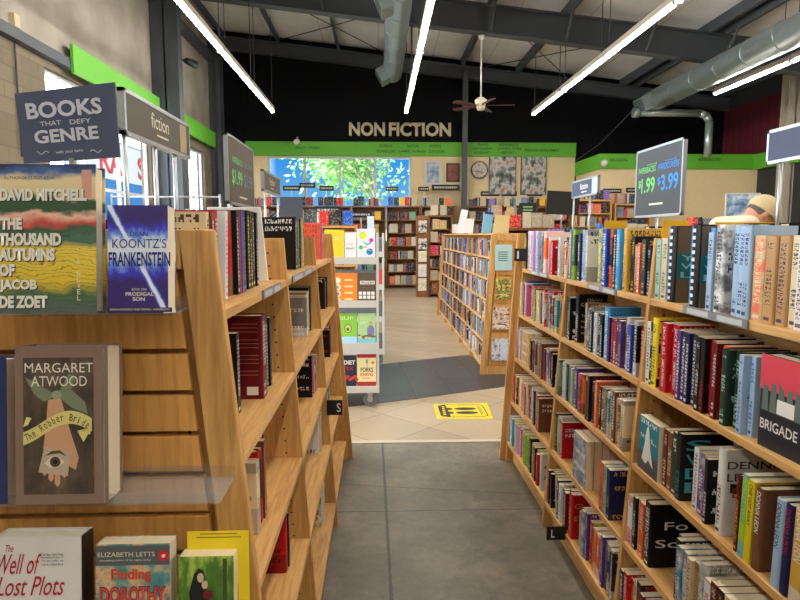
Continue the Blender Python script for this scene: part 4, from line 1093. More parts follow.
box('spine_strip', (0, .012, -.0005, 0, .02, .22), plain('pale_yellow_ink', (252, 236, 150), .5), o)
o, w, h = cbook('white paperback titled in pastel and black capitals, top shelf of white cart', -.290, -.192, ZC[0], .25, (232, 234, 232)); ft(o, 'FAST', .012, .135, .074, .022, plain('pastel_pink_ink', (240, 190, 180), .5), bold=.02); ft(o, 'FEAST', .012, .102, .074, .016, plain('teal_black_ink', (30, 60, 70), .5), bold=.02); ft(o, 'FEAST', .02, .075, .05, .01, plain('mint_ink', (170, 222, 200), .5))
o, w, h = cbook('white paperback with bright paint drops in four colours, top shelf of white cart', -.186, -.03, ZC[0], .28, (226, 232, 238))
for (cx, cz, r), c in zip(((.052, .222, .031), (.122, .182, .018), (.034, .119, .018), (.108, .082, .028)), ((226, 226, 36), (232, 40, 150), (70, 190, 80), (24, 120, 206))): flat(o, arc(cx, cz, r, r), plain('paint_drop_%d' % c[0], c, .4), 'paint_drop')
for p, c in (([(.04, .178), (.095, .15), (.085, .135)], (60, 200, 110)), ([(.082, .132), (.12, .155), (.115, .175)], (60, 120, 220)), ([(.04, .115), (.075, .13), (.088, .118)], (240, 130, 120)), ([(.098, .09), (.09, .115), (.125, .085)], (250, 220, 130))): flat(o, p, plain('paint_streak_%d' % c[0], c, .4), 'paint_streak')
o, w, h = cbook('orange and white spotted cookbook, second shelf of white cart', -.43, -.187, ZC[1], .275, (244, 138, 40), .026)
flat(o, [(.0, 0), (.03, 0), (.03, .245), (0, .245)], plain('yellow_block', (250, 206, 50), .4), 'cover_block')
for i in range(4): flat(o, arc(.075, .035+.058*i, .027, .027), plain('pale_plate', (236, 226, 206), .5), 'plate'); flat(o, arc(.075, .035+.058*i, .014, .014), plain('dish_%d' % i, ((206, 160, 70), (226, 70, 62), (150, 150, 160), (240, 236, 225))[i], .5), 'dish', .0009)
for i in range(4): box('printed_line', (.135, .205, -.0006, 0, .04+.055*i, .055+.055*i), plain('pale_orange_ink', (252, 216, 170), .5), o)
o, w, h = cbook('brown and white chequered cookbook with small photos, second shelf of white cart', -.182, -.03, ZC[1], .275, (92, 74, 56), .03)
box('title_panel', (.02, .146, -.0006, 0, .175, .205), PAPER, o); ft(o, 'FROZEN', .03, .18, .108, .018, BLACKINK, bold=.02)
for i in range(4):
    for j in range(2): box('photo', (.008+.036*i, .036+.036*i, -.0006, 0, .05+.034*j, .078+.034*j), PAPER, o)
for i in range(9): flat(o, [(.006+.016*i, .012), (.014+.016*i, .012), (.02+.016*i, .034), (.012+.016*i, .034)], PAPER, 'stripe')
o, w, h = cbook('lime green cookbook with avocado half, third shelf of white cart', -.36, -.192, ZC[2], .29, (142, 206, 76), .026)
ft(o, 'SUP', .02, .235, .12, .03, plain('pale_lime_ink', (206, 236, 150), .5), bold=.02); box('cover_strip', (0, .168, -.0005, 0, 0, .09), plain('sky_strip', (170, 220, 240), .5), o)
flat(o, arc(.09, .16, .032, .04), plain('avocado_skin', (70, 110, 40), .5), 'avocado', .0008); flat(o, arc(.09, .16, .026, .034), plain('avocado_flesh', (206, 216, 120), .5), 'avocado', .001); flat(o, arc(.09, .152, .013, .014), plain('avocado_stone', (120, 84, 50), .5), 'avocado', .0012)
o, w, h = cbook('pale green cookbook showing a cook and vegetables, third shelf of white cart', -.185, -.03, ZC[2], .29, (176, 216, 150), .026)
ft(o, 'KETO', .02, .235, .09, .032, plain('pale_lime_ink', (206, 236, 150), .5), bold=.02); ft(o, 'DIET', .02, .195, .07, .028, plain('pale_lime_ink', (206, 236, 150), .5), bold=.02)
box('cover_strip', (0, .155, -.0005, 0, 0, .07), plain('aqua_strip', (120, 206, 222), .5), o)
flat(o, [(.085, .08), (.08, .16), (.1, .185), (.125, .185), (.145, .16), (.14, .08)], plain('mauve_apron', (128, 128, 176), .5), 'cook_figure'); flat(o, arc(.113, .207, .013, .017), SKIN, 'cook_face', .0008)
random.seed(3)
for i in range(16): flat(o, arc(random.uniform(.012, .145), random.uniform(.075, .105), .012, .008, n=10), plain('vegetable_%d' % (i % 4), ((206, 60, 40), (60, 130, 50), (240, 210, 150), (120, 60, 90))[i % 4], .5), 'vegetable', .0007+.0001*i)
o, w, h = cbook('dark navy cookbook with red and white title, lowest shelf of white cart', -.34, -.198, ZC[3], .30, (36, 44, 66), .03)
ft(o, 'DIET', .03, .22, .10, .036, WHT, bold=.03); ft(o, 'FIX', .03, .17, .09, .03, REDINK, bold=.03)
for i in range(7): flat(o, arc(.025+.02*i, .09+.012*(i % 3), .016, .013, n=10), plain('vegetable_%d' % (i % 4), (206, 60, 40), .5), 'vegetable', .0007+.0001*i)
o, w, h = cbook('cream cookbook with red top band and fork drawing, lowest shelf of white cart', -.193, -.028, ZC[3], .31, (240, 226, 164), .03)
box('cover_strip', (0, .165, -.0005, 0, .278, .31), plain('brick_band', (178, 50, 44), .5), o)
ft(o, 'FORKS', .03, .155, .11, .038, BLACKINK, bold=.02); ft(o, 'KNIVES', .03, .118, .11, .030, plain('magenta_ink', (222, 40, 110), .5), bold=.02); ft(o, 'PLAN', .05, .092, .06, .016, plain('magenta_ink', (222, 40, 110), .5))
flat(o, [(.083, .197), (.089, .197), (.089, .225), (.096, .235), (.096, .262), (.076, .262), (.076, .235), (.083, .225)], plain('steel_ink', (150, 160, 170), .5), 'fork'); flat(o, arc(.138, .235, .014, .014), plain('coral_dot', (240, 120, 70), .5), 'seal')
box('cover_strip', (0, .165, -.0005, 0, 0, .07), plain('brick_band', (178, 50, 44), .5), o)
for i, (c, lab) in enumerate((((226, 60, 40), 'red'),)):
    o = box('paperback_book', (-.055, 0, 0, .03, 0, .2), plain('cover_%s' % lab, c, .4), None, 0, (.036, 6.95, ZC[1 if i == 0 else 2])); o.rotation_euler = (-.17, 0, 0)
    tag(o, f'{lab} book on the second white cart behind the cookbook cart', 'book')

# small clear/blue card holders and stock piled on the carts' tops
for i, (x, y, z, w, h, c, lab) in enumerate(((-.1, 5.36, 1.54, .06, .13, (206, 220, 236), 'pale blue card holder standing on top of the white cart'),)):
    o = box('card_holder', (0, w, 0, .004, 0, h), plain('pale_blue_acrylic', c, .3), None, 0, (x, y, z)); o.rotation_euler = (-.2, 0, .1); tag(o, lab, 'card holder')

# ================================================================== THE MIDDLE RUN OF LOW CASES (thin media cases, five bays)
random.seed(5)
MX, MY0, MB, MN = 1.45, 6.36, .97, 5
ZM = (1.262, 1.028, .80, .575, .348, .105)
caseM = bookcase('long oak case of small thin media boxes, beyond the dark tile band', MX, -1, MY0, MB, ZM, (1.2, .9, .6, .35, .105), nb=MN, hw0=.33)
xfM = lambda z: MX - (.33-.0685*z)
for i in range(MN):
    for z in ZM:
        f = .33-.0685*z; box('shelf_divider', (-f+.004, -f+.024, i*MB+MB/2-.009, i*MB+MB/2+.009, z, z+.2), WZ, caseM)
MEDIA = {}
def media_mesh(t, h):
    k = (round(t, 3), round(h, 3))
    if k not in MEDIA:
        bm = BM(); bx(bm, 0, t, 0, .11, 0, h); bmesh.ops.recalc_face_normals(bm, faces=bm.faces)
        me = bpy.data.meshes.new('media_case'); bm.to_mesh(me); bm.free(); me.materials.append(None); MEDIA[k] = me
    return MEDIA[k]
MCOL = ['black', 'black', 'white', 'navy', 'blue_grey', 'pale_blue', 'charcoal', 'charcoal', 'grey', 'royal_blue', 'navy', 'maroon', 'white', 'black', 'sky_blue', 'red', 'pale_blue']
stuff = BM(); scol = stuff.loops.layers.color.new('Col')
def sbox(x0, x1, y0, y1, z0, z1, rgb):
    vs = bx(stuff, x0, x1, y0, y1, z0, z1); seen = set()
    c = (*lin(rgb), 1)
    for v in vs:
        for f in v.link_faces:
            if f.index in seen and f.index >= 0: continue
            for l in f.loops: l[scol] = c
for i in range(MN):
    for r, z in enumerate(ZM):
        for half in (0, 1):
            y = MY0+i*MB+half*MB/2+.03; end = MY0+i*MB+(half+1)*MB/2-.035; k = 0
            while y < end-.06:
                t = random.choice((.032, .04, .05)); h = random.uniform(.18, .198); c = random.choice(MCOL); back = random.uniform(.004, .03)
                if i < 2:
                    o = bpy.data.objects.new('media_case', media_mesh(t, round(h*250)/250)); C.objects.link(o)
                    o.material_slots[0].link = 'OBJECT'; o.material_slots[0].material = COVER[random.choice(('plain', 'band', 'plain', 'picture'))]
                    o.color = (*lin(PAL[c]), 1); o['ink'] = [float(v) for v in lin(PAL[pick_ink(c)])]
                    o.location = (xfM(z)+back, y+t, z+.0006); o.rotation_euler = (0, 0, -PI/2)
                    tag(o, f"{c.replace('_', ' ')} media box, {ORD[k]} in {('near','far')[half]} half of {ORD[i]} bay, {ORD[r]} shelf, middle case", 'media box', 'thin media boxes on the low middle case')
                else:
                    sbox(xfM(z)+back, xfM(z)+back+.11, y, y+t, z, z+h, PAL[c])
                y += t+.0015; k += 1
                if random.random() < .04: y += .03
# four covers facing out on its slatted end
for i, (x0, x1, z0, h, c, c2, lab) in enumerate(((1.26, 1.44, 1.13, .27, (176, 206, 206), (60, 90, 90), 'pale aqua'), (1.27, 1.43, .82, .22, (226, 210, 110), (30, 30, 30), 'yellow and black'), (1.245, 1.42, .50, .24, (130, 70, 34), (236, 220, 200), 'brown photographic'), (1.24, 1.42, .16, .24, (130, 110, 112), (226, 230, 240), 'grey and white'))):
    m = blotch('poster_cover_%d' % i, [(.4, c), (.56, c2), (.7, c)], 3.5 if i else 2, sz=2)
    if i == 0: m = plain('pale_aqua_cover', c, .4)
    o, w, hh = faceout('paperback_book', f'{lab} cover facing out on the slatted end of the low middle case', x0-.03, x1-.03, z0, z0+h, .02, m, False, MY0-.052, 'covers on the slatted end of the low middle case', .05)
    if i == 0:
        for k in range(5): box('printed_line', (.03, .13, -.0006, 0, .1+.022*k, .109+.022*k), plain('dark_aqua_ink', (60, 96, 100), .5), o)
    if i == 2: box('printed_line', (.03, .13, -.0006, 0, .02, .045), WHT, o)
    if i == 3: box('printed_block', (.09, .17, -.0006, 0, .01, .22), plain('pale_blue_block', (206, 216, 232), .5), o)
# items standing on top of it
for i, (x0, x1, y, h, c, lab, tl) in enumerate(((1.30, 1.42, 7.6, .24, (120, 176, 206), 'pale blue upright book on top of the low middle case', .2), (1.42, 1.60, 7.4, .22, (206, 186, 130), 'tan book facing out on top of the low middle case', .1), (1.16, 1.28, 8.2, .2, (232, 232, 228), 'white leaflet holder on top of the low middle case', .2),
                                                (1.15, 1.40, 9.4, .14, (226, 220, 210), 'cream paper tray on top of the low middle case', .0), (1.50, 1.62, 8.6, .3, (40, 38, 40), 'black book facing out on top of the low middle case', .1), (1.15, 1.25, 8.9, .36, (236, 236, 240), 'tall white paper stand on top of the low middle case', .35))):
    o = box('display_book' if 'book' in lab else 'leaflet_holder', (0, x1-x0, 0, .03, 0, h), plain('display_%d' % i, c, .4), None, .002, (x0, y, 1.53)); o.rotation_euler = (-.02, tl*.6, 0); tag(o, lab, 'book' if 'book' in lab else 'holder')
for x, y, z0 in ((1.45, 8.0, 1.50),): pass
box('top_shelf', (-.235, .235, .0, MN*MB, 1.50, 1.52), WY, caseM)

# ================================================================== FAR SHELVING
def far_case(label, x0, x1, y0, y1, H, n, face_out=.25, name='wall_bookcase', mat=WD, slat=0):
    """tall dark case facing the camera; the books go into the mass of far books"""
    e = thing(name, label, 'bookcase', ((x0+x1)/2, y0, 0), None)
    w = (x1-x0)/2; d = y1-y0
    for sx in (-1, 1):
        a, b_ = sorted((sx*w, sx*(w-.03))); box('side_panel', (a, b_, 0, d, 0, H), mat, e)
    box('back_panel', (-w+.03, w-.03, d-.015, d, 0, H), mat, e)
    step = (H-.12)/n
    for k in range(n+1):
        z = .1+k*step
        box('shelf', (-w+.03, w-.03, 0, d-.015, z-.025, z), WDX if mat is WD else WX, e)
        if k == n: z = H; 
        x = x0+.05
        while x < x1-.09:
            if random.random() < face_out:
                ww = random.uniform(.13, .19)
                if x+ww > x1-.04: break
                hh = min(random.uniform(.2, .26), step-.05)
                sbox(x, x+ww, y0+.03, y0+.07, z+.001, z+.001+hh, random.choice(list(PAL.values())) if random.random() < .6 else random.choice(((230, 222, 206), (214, 206, 190), (170, 176, 186))))
                x += ww+.012
            else:
                ww = random.uniform(.018, .045); hh = min(random.uniform(.17, .25), step-.05)
                sbox(x, x+ww, y0+.03+random.uniform(0, .03), y0+.2, z+.001, z+.001+hh, random.choice(list(PAL.values()))); x += ww+.002
                if random.random() < .04: x += .06
    return e
random.seed(21)
n = 0
for x0, nm in ((-3.7, 'under the green-treed window, at the dark corner'), (-2.72, 'under the blue part of the back window'), (-1.74, 'under the middle of the back window'), (-.76, 'under the tree branches in the back window'), (.22, 'under the end of the back window'),
               (1.2, 'below the framed pictures on the back wall'), (2.52, 'below the round mirror on the back wall'), (3.5, 'below the first tall painting'), (4.48, 'below the second tall painting')):
    far_case(f'tall dark wall bookcase {nm}', x0, x0+.96, 17.05, 17.38, 2.32, 6, .4); n += 1
far_case('dark freestanding bookcase at the end of the tiled aisle', 1.2, 1.78, 14.5, 14.85, 1.98, 6, .5, 'bookcase')
e = thing('slat_display', 'narrow oak display panel of facing-out covers beside the dark bookcase at aisle end', 'display', (1.05, 14.5, 0))
box('slat_panel', (-.14, .14, 0, .34, 0, 1.96), WD, e)
for i, (z, c, lab) in enumerate(((1.55, (30, 30, 34), 'black and white'), (1.12, (40, 44, 50), 'charcoal and white'), (.86, (216, 206, 160), 'pale yellow'), (.5, (206, 200, 196), 'white and red'), (.16, (206, 190, 140), 'cream'))):
    o = box('paperback_book', (-.1, .1, 0, .03, 0, .3), blotch('far_cover_%d' % i, [(.4, c), (.58, (230, 228, 222)), (.7, c)], 3), None, 0, (1.05, 14.46, z)); tag(o, f'{lab} cover facing out on the narrow panel at the aisle end', 'book', 'covers on the narrow panel at the aisle end')
far_case('pale oak bookcase of bright spines against the partition room', 5.0, 5.92, 15.2, 15.55, 2.4, 7, .3, 'bookcase', WZ)
far_case('second pale oak bookcase against the partition room, half hidden by the price sign', 6.0, 6.95, 15.2, 15.55, 2.3, 7, .3, 'bookcase', WZ)
# low cases behind the L-tag bookcase: only their upper books show
far_case('low oak bookcase across the floor behind the L-tag bookcase', 2.0, 2.95, 7.3, 7.62, 1.36, 4, .35, 'bookcase', WZ)
far_case('low oak bookcase beyond the black post board', 2.05, 3.0, 9.6, 9.95, 1.62, 5, .35, 'bookcase', WD)
far_case('dark bookcase with orange spines beyond the low middle case', 2.2, 3.2, 12.2, 12.55, 1.86, 5, .2, 'bookcase', WD)
far_case('low oak bookcase in the far aisle, near the partition room', 3.3, 4.3, 9.0, 9.35, 1.45, 4, .3, 'bookcase', WZ)
far_case('low oak bookcase behind the person in the cap', 4.3, 5.3, 8.2, 8.55, 1.5, 4, .3, 'bookcase', WZ)
# low case behind the carts
far_case('low oak bookcase behind the two white carts', -2.2, -.35, 9.6, 9.95, 1.66, 5, .55, 'bookcase', WZ)
far_case('low oak bookcase near the glazed wall behind the S-tag bookcase', -3.4, -2.3, 10.6, 10.95, 1.7, 5, .6, 'bookcase', WZ)
bmesh.ops.recalc_face_normals(stuff, faces=stuff.faces)
me = bpy.data.meshes.new('far_books'); stuff.to_mesh(me); stuff.free()
m, nt, b = nodes('far_book_colours'); g = G(nt)
at = g.n('ShaderNodeVertexColor', layer_name='Col'); x, y, z = g.xyz(g.coord())
mk = g.white(g.vec(g.m('FLOOR', g.m('MULTIPLY', x, 60)), g.m('FLOOR', g.m('MULTIPLY', z, 45)), g.m('FLOOR', g.m('MULTIPLY', y, 60))))
nt.links.new(g.mix(g.m('MULTIPLY', g.m('GREATER_THAN', mk, .75), .22), at.outputs[0], (*lin((226, 220, 206)), 1)), b.inputs['Base Color']); b.inputs['Roughness'].default_value = .5
me.materials.append(m); o = bpy.data.objects.new('distant_books', me); C.objects.link(o)
tag(o, 'multicoloured books filling the distant shelves around the shop', 'books', None, 'stuff')

# section plaques standing on the far cases, and by the windows
def plaque(label, x0, x1, y, z0, z1, post=0, words_=None, mat=BLACKP):
    e = thing('section_plaque', label, 'sign', ((x0+x1)/2, y, z0-post), 'small black section plaques')
    w = (x1-x0)/2
    box('plate', (-w, w, -.008, .008, post, post+z1-z0), mat, e)
    if post:
        bm = BM(); tube(bm, (0, .004, 0), (0, .004, post+.02), .008, n=6); obj('post', bm, ALU, e)
    h = z1-z0
    bm = BM(); random.seed(int(abs(x0)*100))
    x = -w*.8
    while x < w*.8:
        q = random.uniform(.02, .05); bx(bm, x, min(x+q, w*.85), -.0095, -.008, post+h*.36, post+h*.66); x += q+.014
    obj('printed_line', bm, plain('dull_white_print', (196, 194, 186), .6), e)
for lab, a in (('over the blue window, lower of two', (-2.68, -2.20, 17.2, 2.74, 2.88, .4)), ('over the blue window, higher of two', (-2.22, -1.78, 17.2, 2.82, 2.96, .45)), ('below the tree branches in the window', (-1.66, -1.26, 17.2, 2.74, 2.88, .4)),
               ('at the bright end of the back window', (.2, .56, 17.2, 2.74, 2.86, .4)), ('under the seaside picture', (1.12, 1.42, 17.2, 2.74, 2.86, .4)), ('beside the steel column on the back wall', (1.5, 2.3, 17.2, 2.76, 2.92, .5)),
               ('under the first tall painting', (2.95, 3.5, 17.491, 2.62, 2.76, 0)), ('at the foot of the first tall painting', (3.55, 4.0, 17.491, 2.62, 2.76, 0)), ('at the foot of the second tall painting', (4.3, 4.75, 17.491, 2.62, 2.76, 0)),
               ('on the partition wall, first of two', (5.82, 6.3, 15.591, 2.58, 2.70, 0)), ('on the partition wall beside the price sign', (6.42, 6.85, 15.591, 2.6, 2.72, 0))):
    plaque(f'small black section plaque {lab}', *a)
plaque('wide black section plaque standing on the low case behind the carts', -1.03, -.62, 9.8, 1.84, 1.96, .16)
plaque('second wide black plaque above the paint-drop cookbook', -.45, -.12, 9.8, 1.78, 1.88, .1)
e = board_sign('board_sign', 'small green-lettered black board beyond the low middle case', 2.33, 2.62, 10.0, 1.80, 2.03, BLACKP, 1.6)
for i in range(2): box('printed_line', (-.08, .08, -.0045, -.003, .3+.05*i, .33+.05*i), plain('chalk_green_print', (120, 170, 110), .6), e)

# pictures on the back wall (plain stand-ins)
def picture(label, x0, x1, z0, z1, frame, stops, fw=.03, sc=3):
    e = thing('wall_picture', label, 'picture', ((x0+x1)/2, BACK-.05, z0)); w = (x1-x0)/2; h = z1-z0
    bm = BM(); bx(bm, -w, w, 0, .04, 0, fw); bx(bm, -w, w, 0, .04, h-fw, h); bx(bm, -w, -w+fw, 0, .04, fw, h-fw); bx(bm, w-fw, w, 0, .04, fw, h-fw)
    obj('picture_frame', bm, frame, e); box('canvas', (-w+fw, w-fw, .015, .03, fw, h-fw), blotch('canvas_'+label[:8], stops, sc), e)
    return e
picture('white-framed seaside picture on the cream back wall', 1.31, 1.81, 2.93, 3.64, WHITE, [(.3, (70, 90, 120)), (.5, (150, 170, 190)), (.7, (214, 206, 190))], .07)
picture('small dark-framed portrait-sized picture by the steel column', 1.94, 2.33, 3.02, 3.55, plain('dark_brown_frame', (52, 34, 24), .4), [(.35, (60, 30, 26)), (.55, (140, 64, 46)), (.7, (40, 50, 36))], .05)
for lab, x0, x1, c in (('first tall painting of pale and dark tones beside the round mirror', 3.18, 3.96, 1), ('second tall painting of pale and dark tones beside the green band end', 4.10, 4.84, -1)):
    e = picture(lab, x0, x1, 2.66, 3.76, plain('dark_canvas_edge', (60, 62, 56), .6), [(.36, (40, 44, 50)), (.46, (104, 112, 98)), (.54, (190, 190, 190)), (.66, (166, 112, 76))], .015, 3.2 if c > 0 else 3.9)
e = thing('round_mirror', 'round black-rimmed wall plate beside the first tall painting', 'mirror', (2.9, BACK-.05, 3.36))
bm = BM(); tube(bm, (0, 0, 0), (0, .05, 0), .25, n=32); obj('rim', bm, BLACKP, e); bm = BM(); tube(bm, (0, -.004, 0), (0, 0, 0), .215, n=32); obj('plate_face', bm, blotch('silvered_plate', [(.35, (80, 70, 60)), (.55, (190, 180, 166)), (.7, (120, 100, 90))], 4, .2), e)

# ================================================================== YELLOW FLOOR STICKER
e = thing('floor_sticker', 'yellow rectangular sticker with black footprints on the tan tiles', 'sticker', (.713, 5.0, .0006))
YEL = plain('sticker_yellow', (222, 204, 48), .45)
q = [(-.241, -.222), (.222, -.236), (.254, .236), (-.235, .222)]
bm = BM(); prism(bm, q, 0, .0016, 'z'); obj('sheet', bm, YEL, e)
def stk(pts, nm, m=BLACKINK, z=.0018):
    bm = BM(); prism(bm, pts, z-.0004, z, 'z'); obj(nm, bm, m, e)
def rr(x0, x1, y0, y1, r):
    P = []
    for cx, cy, a in ((x1-r, y1-r, 0), (x0+r, y1-r, 90), (x0+r, y0+r, 180), (x1-r, y0+r, 270)):
        P += [(cx+r*math.cos(math.radians(a+t*15)), cy+r*math.sin(math.radians(a+t*15))) for t in range(7)]
    return P
stk(rr(-.2, .2, -.175, .185, .06), 'border'); stk(rr(-.192, .192, -.167, .177, .055), 'inner_field', YEL, .0021)
stk([(-.2, -.13), (-.14, -.17), (-.12, -.17), (-.13, .18), (-.15, .18), (-.2, .13)], 'black_band', BLACKINK, .0024)
for y in (-.06, .055):
    stk([(.095*math.cos(a*PI/12)-.0+.03, y+.038*math.sin(a*PI/12)) for a in range(24)], 'footprint_sole', BLACKINK, .0025); stk([(.036*math.cos(a*PI/8)-.115+.0, y+.03*math.sin(a*PI/8)) for a in range(16)], 'footprint_heel', BLACKINK, .0026)
for i in range(5): bm = BM(); bx(bm, -.178+.003*i, -.152+.002*i, -.12+.055*i, -.085+.055*i, .0026, .003); obj('band_lettering', bm, YEL, e)
bm = BM(); bx(bm, .145, .152, -.12, .13, .0022, .0026); bx(bm, .158, .165, -.1, .11, .0022, .0026); obj('printed_line', bm, plain('ochre_print', (160, 120, 20), .6), e)

# ================================================================== LIGHTS, DUCTS, FAN
def strip_light(label, x, y, L=2.40, z=4.5):
    e = thing('strip_light', label, 'light', (x, y, z), 'fluorescent strip lights in rows')
    bm = BM(); prism(bm, [(-.05, .02), (.05, .02), (.05, .11), (.03, .13), (-.03, .13), (-.05, .11)], 0, L, 'y'); obj('housing', bm, plain('beige_fixture_enamel', (188, 180, 164), .5), e)
    bm = BM(); tube(bm, (0, .03, -.006), (0, L-.03, -.006), .021, n=12); obj('tube', bm, EMIT, e)
    for y0 in (0, L-.025):
        bm = BM(); bx(bm, -.05, .05, y0, y0+.025, -.024, .02); obj('end_cap', bm, WHITE, e)
    for yy in (.25, L-.08):
        bm = BM(); tube(bm, (0, yy, .1), (0, yy, roof(x)-.2-z), .009, n=6); obj('hanging_rod', bm, STEELD, e)
RNAME = ('window-side', 'aisle', 'second aisle', 'far-side')
for r, (x, yend) in enumerate(((-2.58, 15.2), (.69, 15.15), (3.88, 15.3), (7.2, 13.0))):
    y = yend-2.40; k = 0
    while y > YB+.2:
        strip_light(f'fluorescent strip light, {ORD[k]} from the back wall in the {RNAME[r]} row', x, y); y -= 2.43; k += 1

def duct(label, x, z, y0, y1, r, grilles):
    e = thing('air_duct', label, 'duct', (x, y0, z))
    bm = BM(); tube(bm, (0, 0, 0), (0, y1-y0, 0), r, n=28)
    y = .4
    while y < y1-y0: tube(bm, (0, y, 0), (0, y+.03, 0), r+.008, n=28); y += .9
    obj('duct_pipe', bm, GALV, e)
    for y, ang in grilles:
        rot = Matrix.Rotation(ang, 4, 'Y')
        bm = BM(); bx(bm, -r-.16, -r+.06, y-.26, y+.26, -.17, .17); bm.transform(rot); go = obj('grille_box', bm, GALV, e)
        bm = BM()
        for i in range(6): bx(bm, -r-.165, -r-.16, y-.22, y+.22, -.14+.047*i, -.115+.047*i)
        bm.transform(rot); obj('grille', bm, STEELD, go)
    for y in (1.0, 5.0, 9.0):
        if y < y1-y0: bm = BM(); tube(bm, (0, y, r), (0, y, roof(x)-.2-z), .01, n=6); obj('hanging_rod', bm, ALU, e)
    return e
duct('round galvanised air duct hanging beside the aisle light row', .36, 5.5, 15.0-16, 15.45, .23, ((16.2, -.5), (11.6, -.4), (6.5, -.4)))
duct('long round galvanised air duct hanging near the far-side light row', 6.76, 4.78, -2, 15.2, .25, ((16.9, -.35), (9.0, -.3)))
pp = thing('vent_pipe', 'bent ribbed pipe running from the air duct end down to the partition', 'pipe', (6.4, 15.0, 4.5))
bm = BM(); path_tube(bm, [(.0, .0, 0), (1.55, 0, .0), (1.72, 0, -.06), (1.8, 0, -.2), (1.8, 0, -1.05)], .09, 14); obj('pipe_run', bm, GALV, pp)
bm = BM(); tube(bm, (-.12, 0, 0), (.02, 0, 0), .12, n=16); obj('pipe_cap', bm, GALV, pp)

fn = thing('ceiling_fan', 'ceiling fan with dark wooden blades hanging on a long white rod', 'fan', (2.15, 12.9, 4.15))
bm = BM(); tube(bm, (0, 0, .15), (0, 0, 1.42), .018, n=10); obj('rod', bm, WHITE, fn)
bm = BM(); tube(bm, (0, 0, .06), (0, 0, .16), .10, .13, n=24); tube(bm, (0, 0, .16), (0, 0, .22), .13, .05, n=24); tube(bm, (0, 0, -.04), (0, 0, .06), .07, .10, n=24); obj('motor', bm, plain('cream_fan_motor', (206, 196, 176), .35), fn)
bm = BM(); tube(bm, (0, 0, 1.38), (0, 0, 1.46), .04, .08, n=16); obj('canopy', bm, WHITE, fn)
for i in range(5):
    a = math.radians(-6+72*i); M = Matrix.Rotation(a, 4, 'Z') @ Matrix.Rotation(.2, 4, 'X')
    bm = BM(); prism(bm, [(.17, -.05), (.66, -.075), (.70, -.03), (.70, .03), (.66, .075), (.17, .05)], .05, .058, 'z'); bx(bm, .08, .2, -.02, .02, .045, .052); bm.transform(M); obj('blade', bm, plain('dark_walnut_blade', (84, 52, 34), .4), fn)

# small wall fittings
jb = thing('junction_box', 'small pale junction box with cable on the upper glazed-side wall', 'junction box', (XL, 8.05, 4.1))
box('box_body', (0, .07, -.06, .06, 0, .16), plain('beige_box', (196, 180, 146), .5), jb); bm = BM(); path_tube(bm, [(.04, .0, 0), (.04, .06, -.02), (.04, .35, -.16)], .012, 6); path_tube(bm, [(.03, -.02, 0), (.03, -.02, -1.6)], .012, 6); obj('cable', bm, STEELD, jb)
sp = thing('security_camera', 'white security camera at the corner of the back wall green band', 'camera', (-2.35+.02, 17.4, 4.1)); sp.location = (-2.28, 17.36, 4.13)
bm = BM(); tube(bm, (0, 0, .0), (0, -.25, -.06), .07, n=12); obj('camera_body', bm, WHITE, sp); bm = BM(); tube(bm, (0, .06, .12), (0, 0, 0), .02, n=6); obj('bracket', bm, WHITE, sp)
sp = thing('security_camera', 'white camera fixed to the green band of the partition room', 'camera', (5.75, 15.45, 3.34))
bm = BM(); ball(bm, (0, -.06, -.02), .09); obj('camera_body', bm, WHITE, sp); bm = BM(); tube(bm, (0, .1, 0), (0, -.05, 0), .025, n=8); obj('bracket', bm, WHITE, sp)
cb = thing('speaker', 'dark round spotlight on the column beside the glazed wall', 'spotlight', (XL+.62, 13.06, 5.1)); 
bm = BM(); tube(bm, (0, 0, 0), (.12, .22, -.02), .06, .09, n=14); obj('lamp_head', bm, BLACKP, cb); bm = BM(); tube(bm, (-.07, -.02, 0), (.02, 0, 0), .02, n=8); obj('bracket', bm, BLACKP, cb)
bm = BM(); path_tube(bm, [(6.35, 15.2, 4.6), (5.95, 16.2, 3.95), (5.6, 17.2, 3.6)], .012, 6); o = obj('cable', bm, STEELD); tag(o, 'thin cable hanging from the duct down to the partition corner', 'cable')

# display of bright books by the windows
dsp = thing('display_stand', 'white wire display stand of bright books in front of the shop window', 'display', (-2.35, 7.0, 0))
for z in (1.28, .9, .5): bm = BM(); bx(bm, -.6, .6, -.2, .2, z-.02, z); obj('shelf', bm, WHITE, dsp)
for x in (-.59, .59):
    for y in (-.19, .19): bm = BM(); tube(bm, (x, y, 0), (x, y, 1.95), .012, n=8); obj('post', bm, ALU, dsp)
bm = BM(); tube(bm, (-.6, -.19, 1.92), (.6, -.19, 1.92), .01, n=8); obj('rail', bm, ALU, dsp)
for i, (x, h, c, lab) in enumerate(((-.42, .36, (206, 60, 60), 'red'), (-.22, .33, (206, 200, 210), 'pale lilac'), (-.02, .42, (240, 120, 40), 'orange'), (.25, .26, (190, 216, 236), 'pale blue'))):
    o = box('display_book', (0, .16, 0, .03, 0, h), plain('bright_display_%d' % i, c, .4), None, .002, (-2.35+x, 6.95, 1.281)); tag(o, f'{lab} book standing on the white window display stand', 'book', 'books on the window display stand')
tb = thing('stock_table', 'low white table of boxed goods beside the far window', 'table', (-3.35, 12.2, 0))
bm = BM(); bx(bm, -.62, .62, -.4, .4, 1.25, 1.29); obj('table_top', bm, WHITE, tb)
for x in (-.57, .57):
    for y in (-.35, .35): bm = BM(); bx(bm, x-.02, x+.02, y-.02, y+.02, 0, 1.25); obj('leg', bm, ALU, tb)
